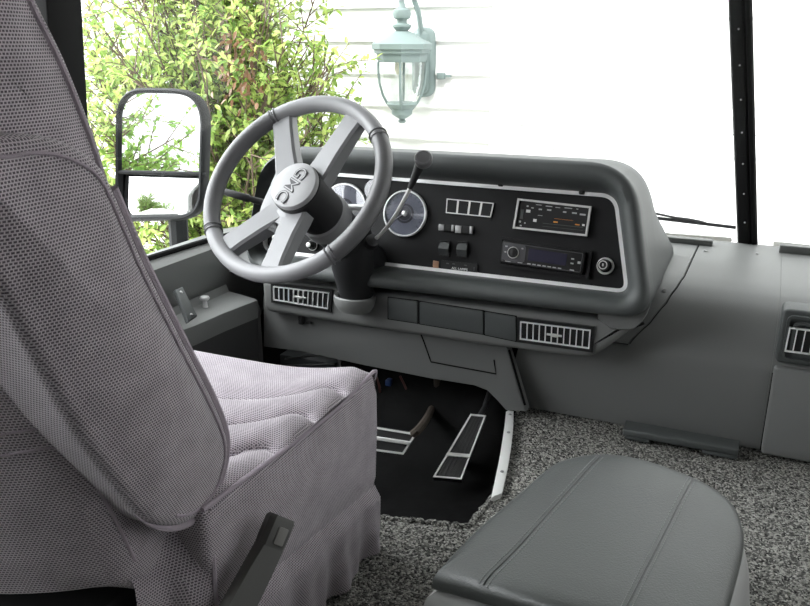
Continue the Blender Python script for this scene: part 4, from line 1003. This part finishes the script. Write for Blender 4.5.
# rear cover seams
mb = MB()
def ry(x, z): return V((x, rearY(z)-.075*(1-((x+.83)/.265)**2)-.018, z))
cs_ = [hs(x, y, .0) for x, y in ((36, 356), (50, 390), (65, 425), (85, 465), (110, 510), (135, 560), (152, 606))]; cs_ = [p for p in cs_ if p]
mb.tube(spline(cs_, 5), .0022, 6)
mb.build('cover_seam', M['welt'], ds)
for l_ in (((-30, 443), (0, 435), (35, 429), (64, 425)), ((-30, 462), (0, 456), (40, 449), (72, 446))):
    P_ = [hs(x, y, 0) for x, y in l_]; mb = MB(); mb.tube(spline([p for p in P_ if p], 5), .0016, 6); mb.build('pocket_seam', M['welt'], ds)
# recliner skirt between backrest and cushion side
lc_ = [yz(150, 515, -.556), yz(165, 524, -.556), yz(203, 505, -.54), yz(208, 520, -.53), yz(207, 560, -.525), yz(216, 612, -.525), yz(150, 640, -.56), yz(110, 510, -.566)]
mb = MB()
T0 = [yz(95, 490, -.60), yz(140, 514, -.585), yz(180, 510, -.565), yz(206, 490, -.536)]
T1 = [yz(135, 590, -.566), yz(165, 600, -.555), yz(192, 605, -.53), yz(216, 606, -.515)]
T2 = [yz(150, 700, -.566), yz(180, 700, -.552), yz(207, 700, -.528), yz(228, 700, -.515)]
S0_, S1_, S2_ = spline(T0, 6), spline(T1, 6), spline(T2, 6)
mb.grid(lambda u, v: (lambda i: (S0_[i].lerp(S1_[i], v*2) if v < .5 else S1_[i].lerp(S2_[i], v*2-1))+V((.004*math.sin(u*PI), 0, 0)))(int(round(u*18))), 18, 16)
mb.build('recliner_cover', M['fab'], ds, uv=True, angle=75)
mb = MB(); mb.tube(spline([S0_[-1], S0_[-1].lerp(S1_[-1], .5)+V((.002, 0, 0)), S1_[-1]], 5), .003, 6); mb.build('recliner_seam', M['welt'], ds)
mb = MB(); mb.box((-.83, .74, .11), (.46, .50, .22), bev=.01); mb.build('pedestal', M['colm'], ds)
# seat belt buckle
sb = thing('seat_belt_buckle', at(255, 612, 'X', -.485), 'dark plastic seat belt buckle standing against the seat side', 'buckle')
ba = at(283, 517, 'X', -.478); bb = at(270, 548, 'X', -.482); bc = at(240, 606, 'X', -.486); bd = at(215, 660, 'X', -.49)
ax = (ba-bb).normalized(); side = V((.55, 1, .2)); side = (side-ax*side.dot(ax)).normalized(); nn = ax.cross(side).normalized()
if nn.dot(CAM-ba) < 0: nn = -nn
def bsec(c, w, t_, ch=.3):
    pr_ = [(-w, -t_), (w, -t_), (w, t_*.2), (w*(1-ch), t_), (-w*(1-ch), t_), (-w, t_*.2)]
    return [c+side*u+nn*v_ for u, v_ in pr_]
mb = MB(); mb.loft([bsec(bb-ax*.012, .0165, .009), bsec(bb+ax*.01, .0175, .010), bsec(ba-ax*.004, .0175, .010), bsec(ba, .0155, .008)]); mb.build('buckle_head', M['belt'], sb, angle=30)
c = bb.lerp(ba, .45)+nn*.010+side*.002
mb = MB(); mb.slab(fillet([c-side*.006-ax*.011, c+side*.007-ax*.011, c+side*.007+ax*.010, c-side*.006+ax*.010], .002, 3), nn, .0016, r1=.0006); lab(mb.build('release_button', M['beltb'], sb), 'lighter grey release button')
mb = MB(); mb.loft([bsec(bd, .021, .008, .2), bsec(bc, .020, .008, .2), bsec(bb.lerp(bc, .4), .0185, .0085, .2), bsec(bb+ax*.002, .0170, .0095, .25)]); mb.build('sleeve', M['belt'], sb, angle=30)
#SECTION_CONSOLE
# ------------------------------------------------------------------ console / stool
ZC = .33-.14+.0
cn = thing('console_stool', (-.13, .95, 0), 'low grey console stool with stitched dark vinyl lid in the foreground', 'console')
def cz(x, y, z=.19): return at(x, y, 'Z', z)
out_px = [(432, 573), (470, 533), (520, 490), (548, 466), (565, 458), (600, 453), (640, 458), (690, 475), (722, 492), (738, 508), (745, 530), (743, 550), (728, 606), (705, 690)]
cp_ = [cz(*p) for p in out_px]
yn = cp_[0].y; cp_ = [V((p.x, max(p.y, yn), p.z)) for p in cp_]
LO = spline(cp_[:-1], 5); e = cp_[-1]; k = cp_[-2]; LO.append(V((k.x, yn, ZC)))
LO = [V((p.x, p.y, .19)) for p in LO]
mb = MB(); loops = []
n = len(LO); cxy = sum(LO, V())/n
def crown(l, ins, z): return [V((p.x, p.y, z)) for p in inset(l, V((0, 0, 1)), ins)]
def shr(k, z): return [V((p.x+(cxy.x-p.x)*k, p.y+(cxy.y-p.y)*k, z)) for p in LO]
loops = [shr(.05, .164), shr(.01, .165), shr(.0, .170), shr(.003, .180), shr(.02, .1875), shr(.05, .1915), shr(.10, .1945)]
base = loops[-1]; cb = sum(base, V())/len(base)
for f in (.15, .3, .5, .7, .85): loops.append([V((p.x+(cb.x-p.x)*f, p.y+(cb.y-p.y)*f, .1945+.007*(1-(1-f)**2))) for p in base])
mb.loft(loops); hl, trl = hitter(mb); mb.build('vinyl_lid', M['vinyl'], cn, angle=50)
for l1 in (((483, 585), (520, 545), (560, 500), (600, 456.5)), ((624, 612), (645, 570), (668, 525), (693, 478))):
    S = spline([hl(x, y, 0) for x, y in l1], 10)
    def drop(p, o):
        loc, n_, i_, d_ = trl.ray_cast(V((p.x, p.y, .5)), V((0, 0, -1))); return (loc if loc else p)+V((0, 0, o))
    sd_ = V((S[-1].y-S[0].y, S[0].x-S[-1].x, 0)).normalized()
    mb = MB(); mb.tube([drop(p, .0002) for p in S], .0010, 6); st_ = mb.build('seam', M['vinyl'], cn)
    for off in (-.0055, .0055):
        m2 = MB(); L_ = [drop(p+sd_*off, .0001) for p in S]
        for i in range(len(L_)-1):
            for t in (0, .5): m2.tube([L_[i].lerp(L_[i+1], t), L_[i].lerp(L_[i+1], t+.38)], .0008, 4)
        m2.build('stitching', M['vinyld'], st_)
BOo = inset(LO, V((0, 0, 1)), .004)
def bs(ins, z): return [V((p.x, p.y, z)) for p in inset(LO, V((0, 0, 1)), ins)]
mb = MB(); mb.loft([bs(-.03, .0), bs(-.022, .06), bs(-.012, .13), bs(-.004, .155), bs(.004, .162), bs(.02, .1635)]); mb.build('console_body', M['conb'], cn, angle=50)

# ------------------------------------------------------------------ light
w = bpy.data.worlds.new('world'); sc.world = w; w.use_nodes = True
nt = w.node_tree; bg = nt.nodes['Background']; bg.inputs['Strength'].default_value = 1
tc = nt.nodes.new('ShaderNodeTexCoord'); dp = nt.nodes.new('ShaderNodeVectorMath'); dp.operation = 'DOT_PRODUCT'; dp.inputs[1].default_value = V((-.80, -.22, .56)).normalized()
nt.links.new(tc.outputs['Generated'], dp.inputs[0])
mxm = nt.nodes.new('ShaderNodeMath'); mxm.operation = 'MAXIMUM'; mxm.inputs[1].default_value = 0; nt.links.new(dp.outputs['Value'], mxm.inputs[0])
pw = nt.nodes.new('ShaderNodeMath'); pw.operation = 'POWER'; pw.inputs[1].default_value = 5; nt.links.new(mxm.outputs[0], pw.inputs[0])
ma = nt.nodes.new('ShaderNodeMath'); ma.operation = 'MULTIPLY_ADD'; ma.inputs[1].default_value = 10; ma.inputs[2].default_value = 1.0; nt.links.new(pw.outputs[0], ma.inputs[0])
vm = nt.nodes.new('ShaderNodeVectorMath'); vm.operation = 'SCALE'; vm.inputs[0].default_value = (.95, .98, 1); nt.links.new(ma.outputs[0], vm.inputs['Scale']); nt.links.new(vm.outputs[0], bg.inputs['Color'])
sd = bpy.data.lights.new('sun', 'SUN'); sd.energy = 2.2; sd.angle = R(8); sd.color = (1, .97, .92)
so_ = bpy.data.objects.new('sun', sd); COL.objects.link(so_); so_.location = (0, -6, 8)
so_.rotation_euler = V((-.25, 1, -1.25)).to_track_quat('-Z', 'Y').to_euler()
vs_ = sc.view_settings; vs_.view_transform = 'Standard'; vs_.look = 'None'; vs_.gamma = 1; vs_.exposure = .9
sc.cycles.use_denoising = True
sc.cycles.max_bounces = 10; sc.cycles.diffuse_bounces = 5; sc.cycles.transparent_max_bounces = 16
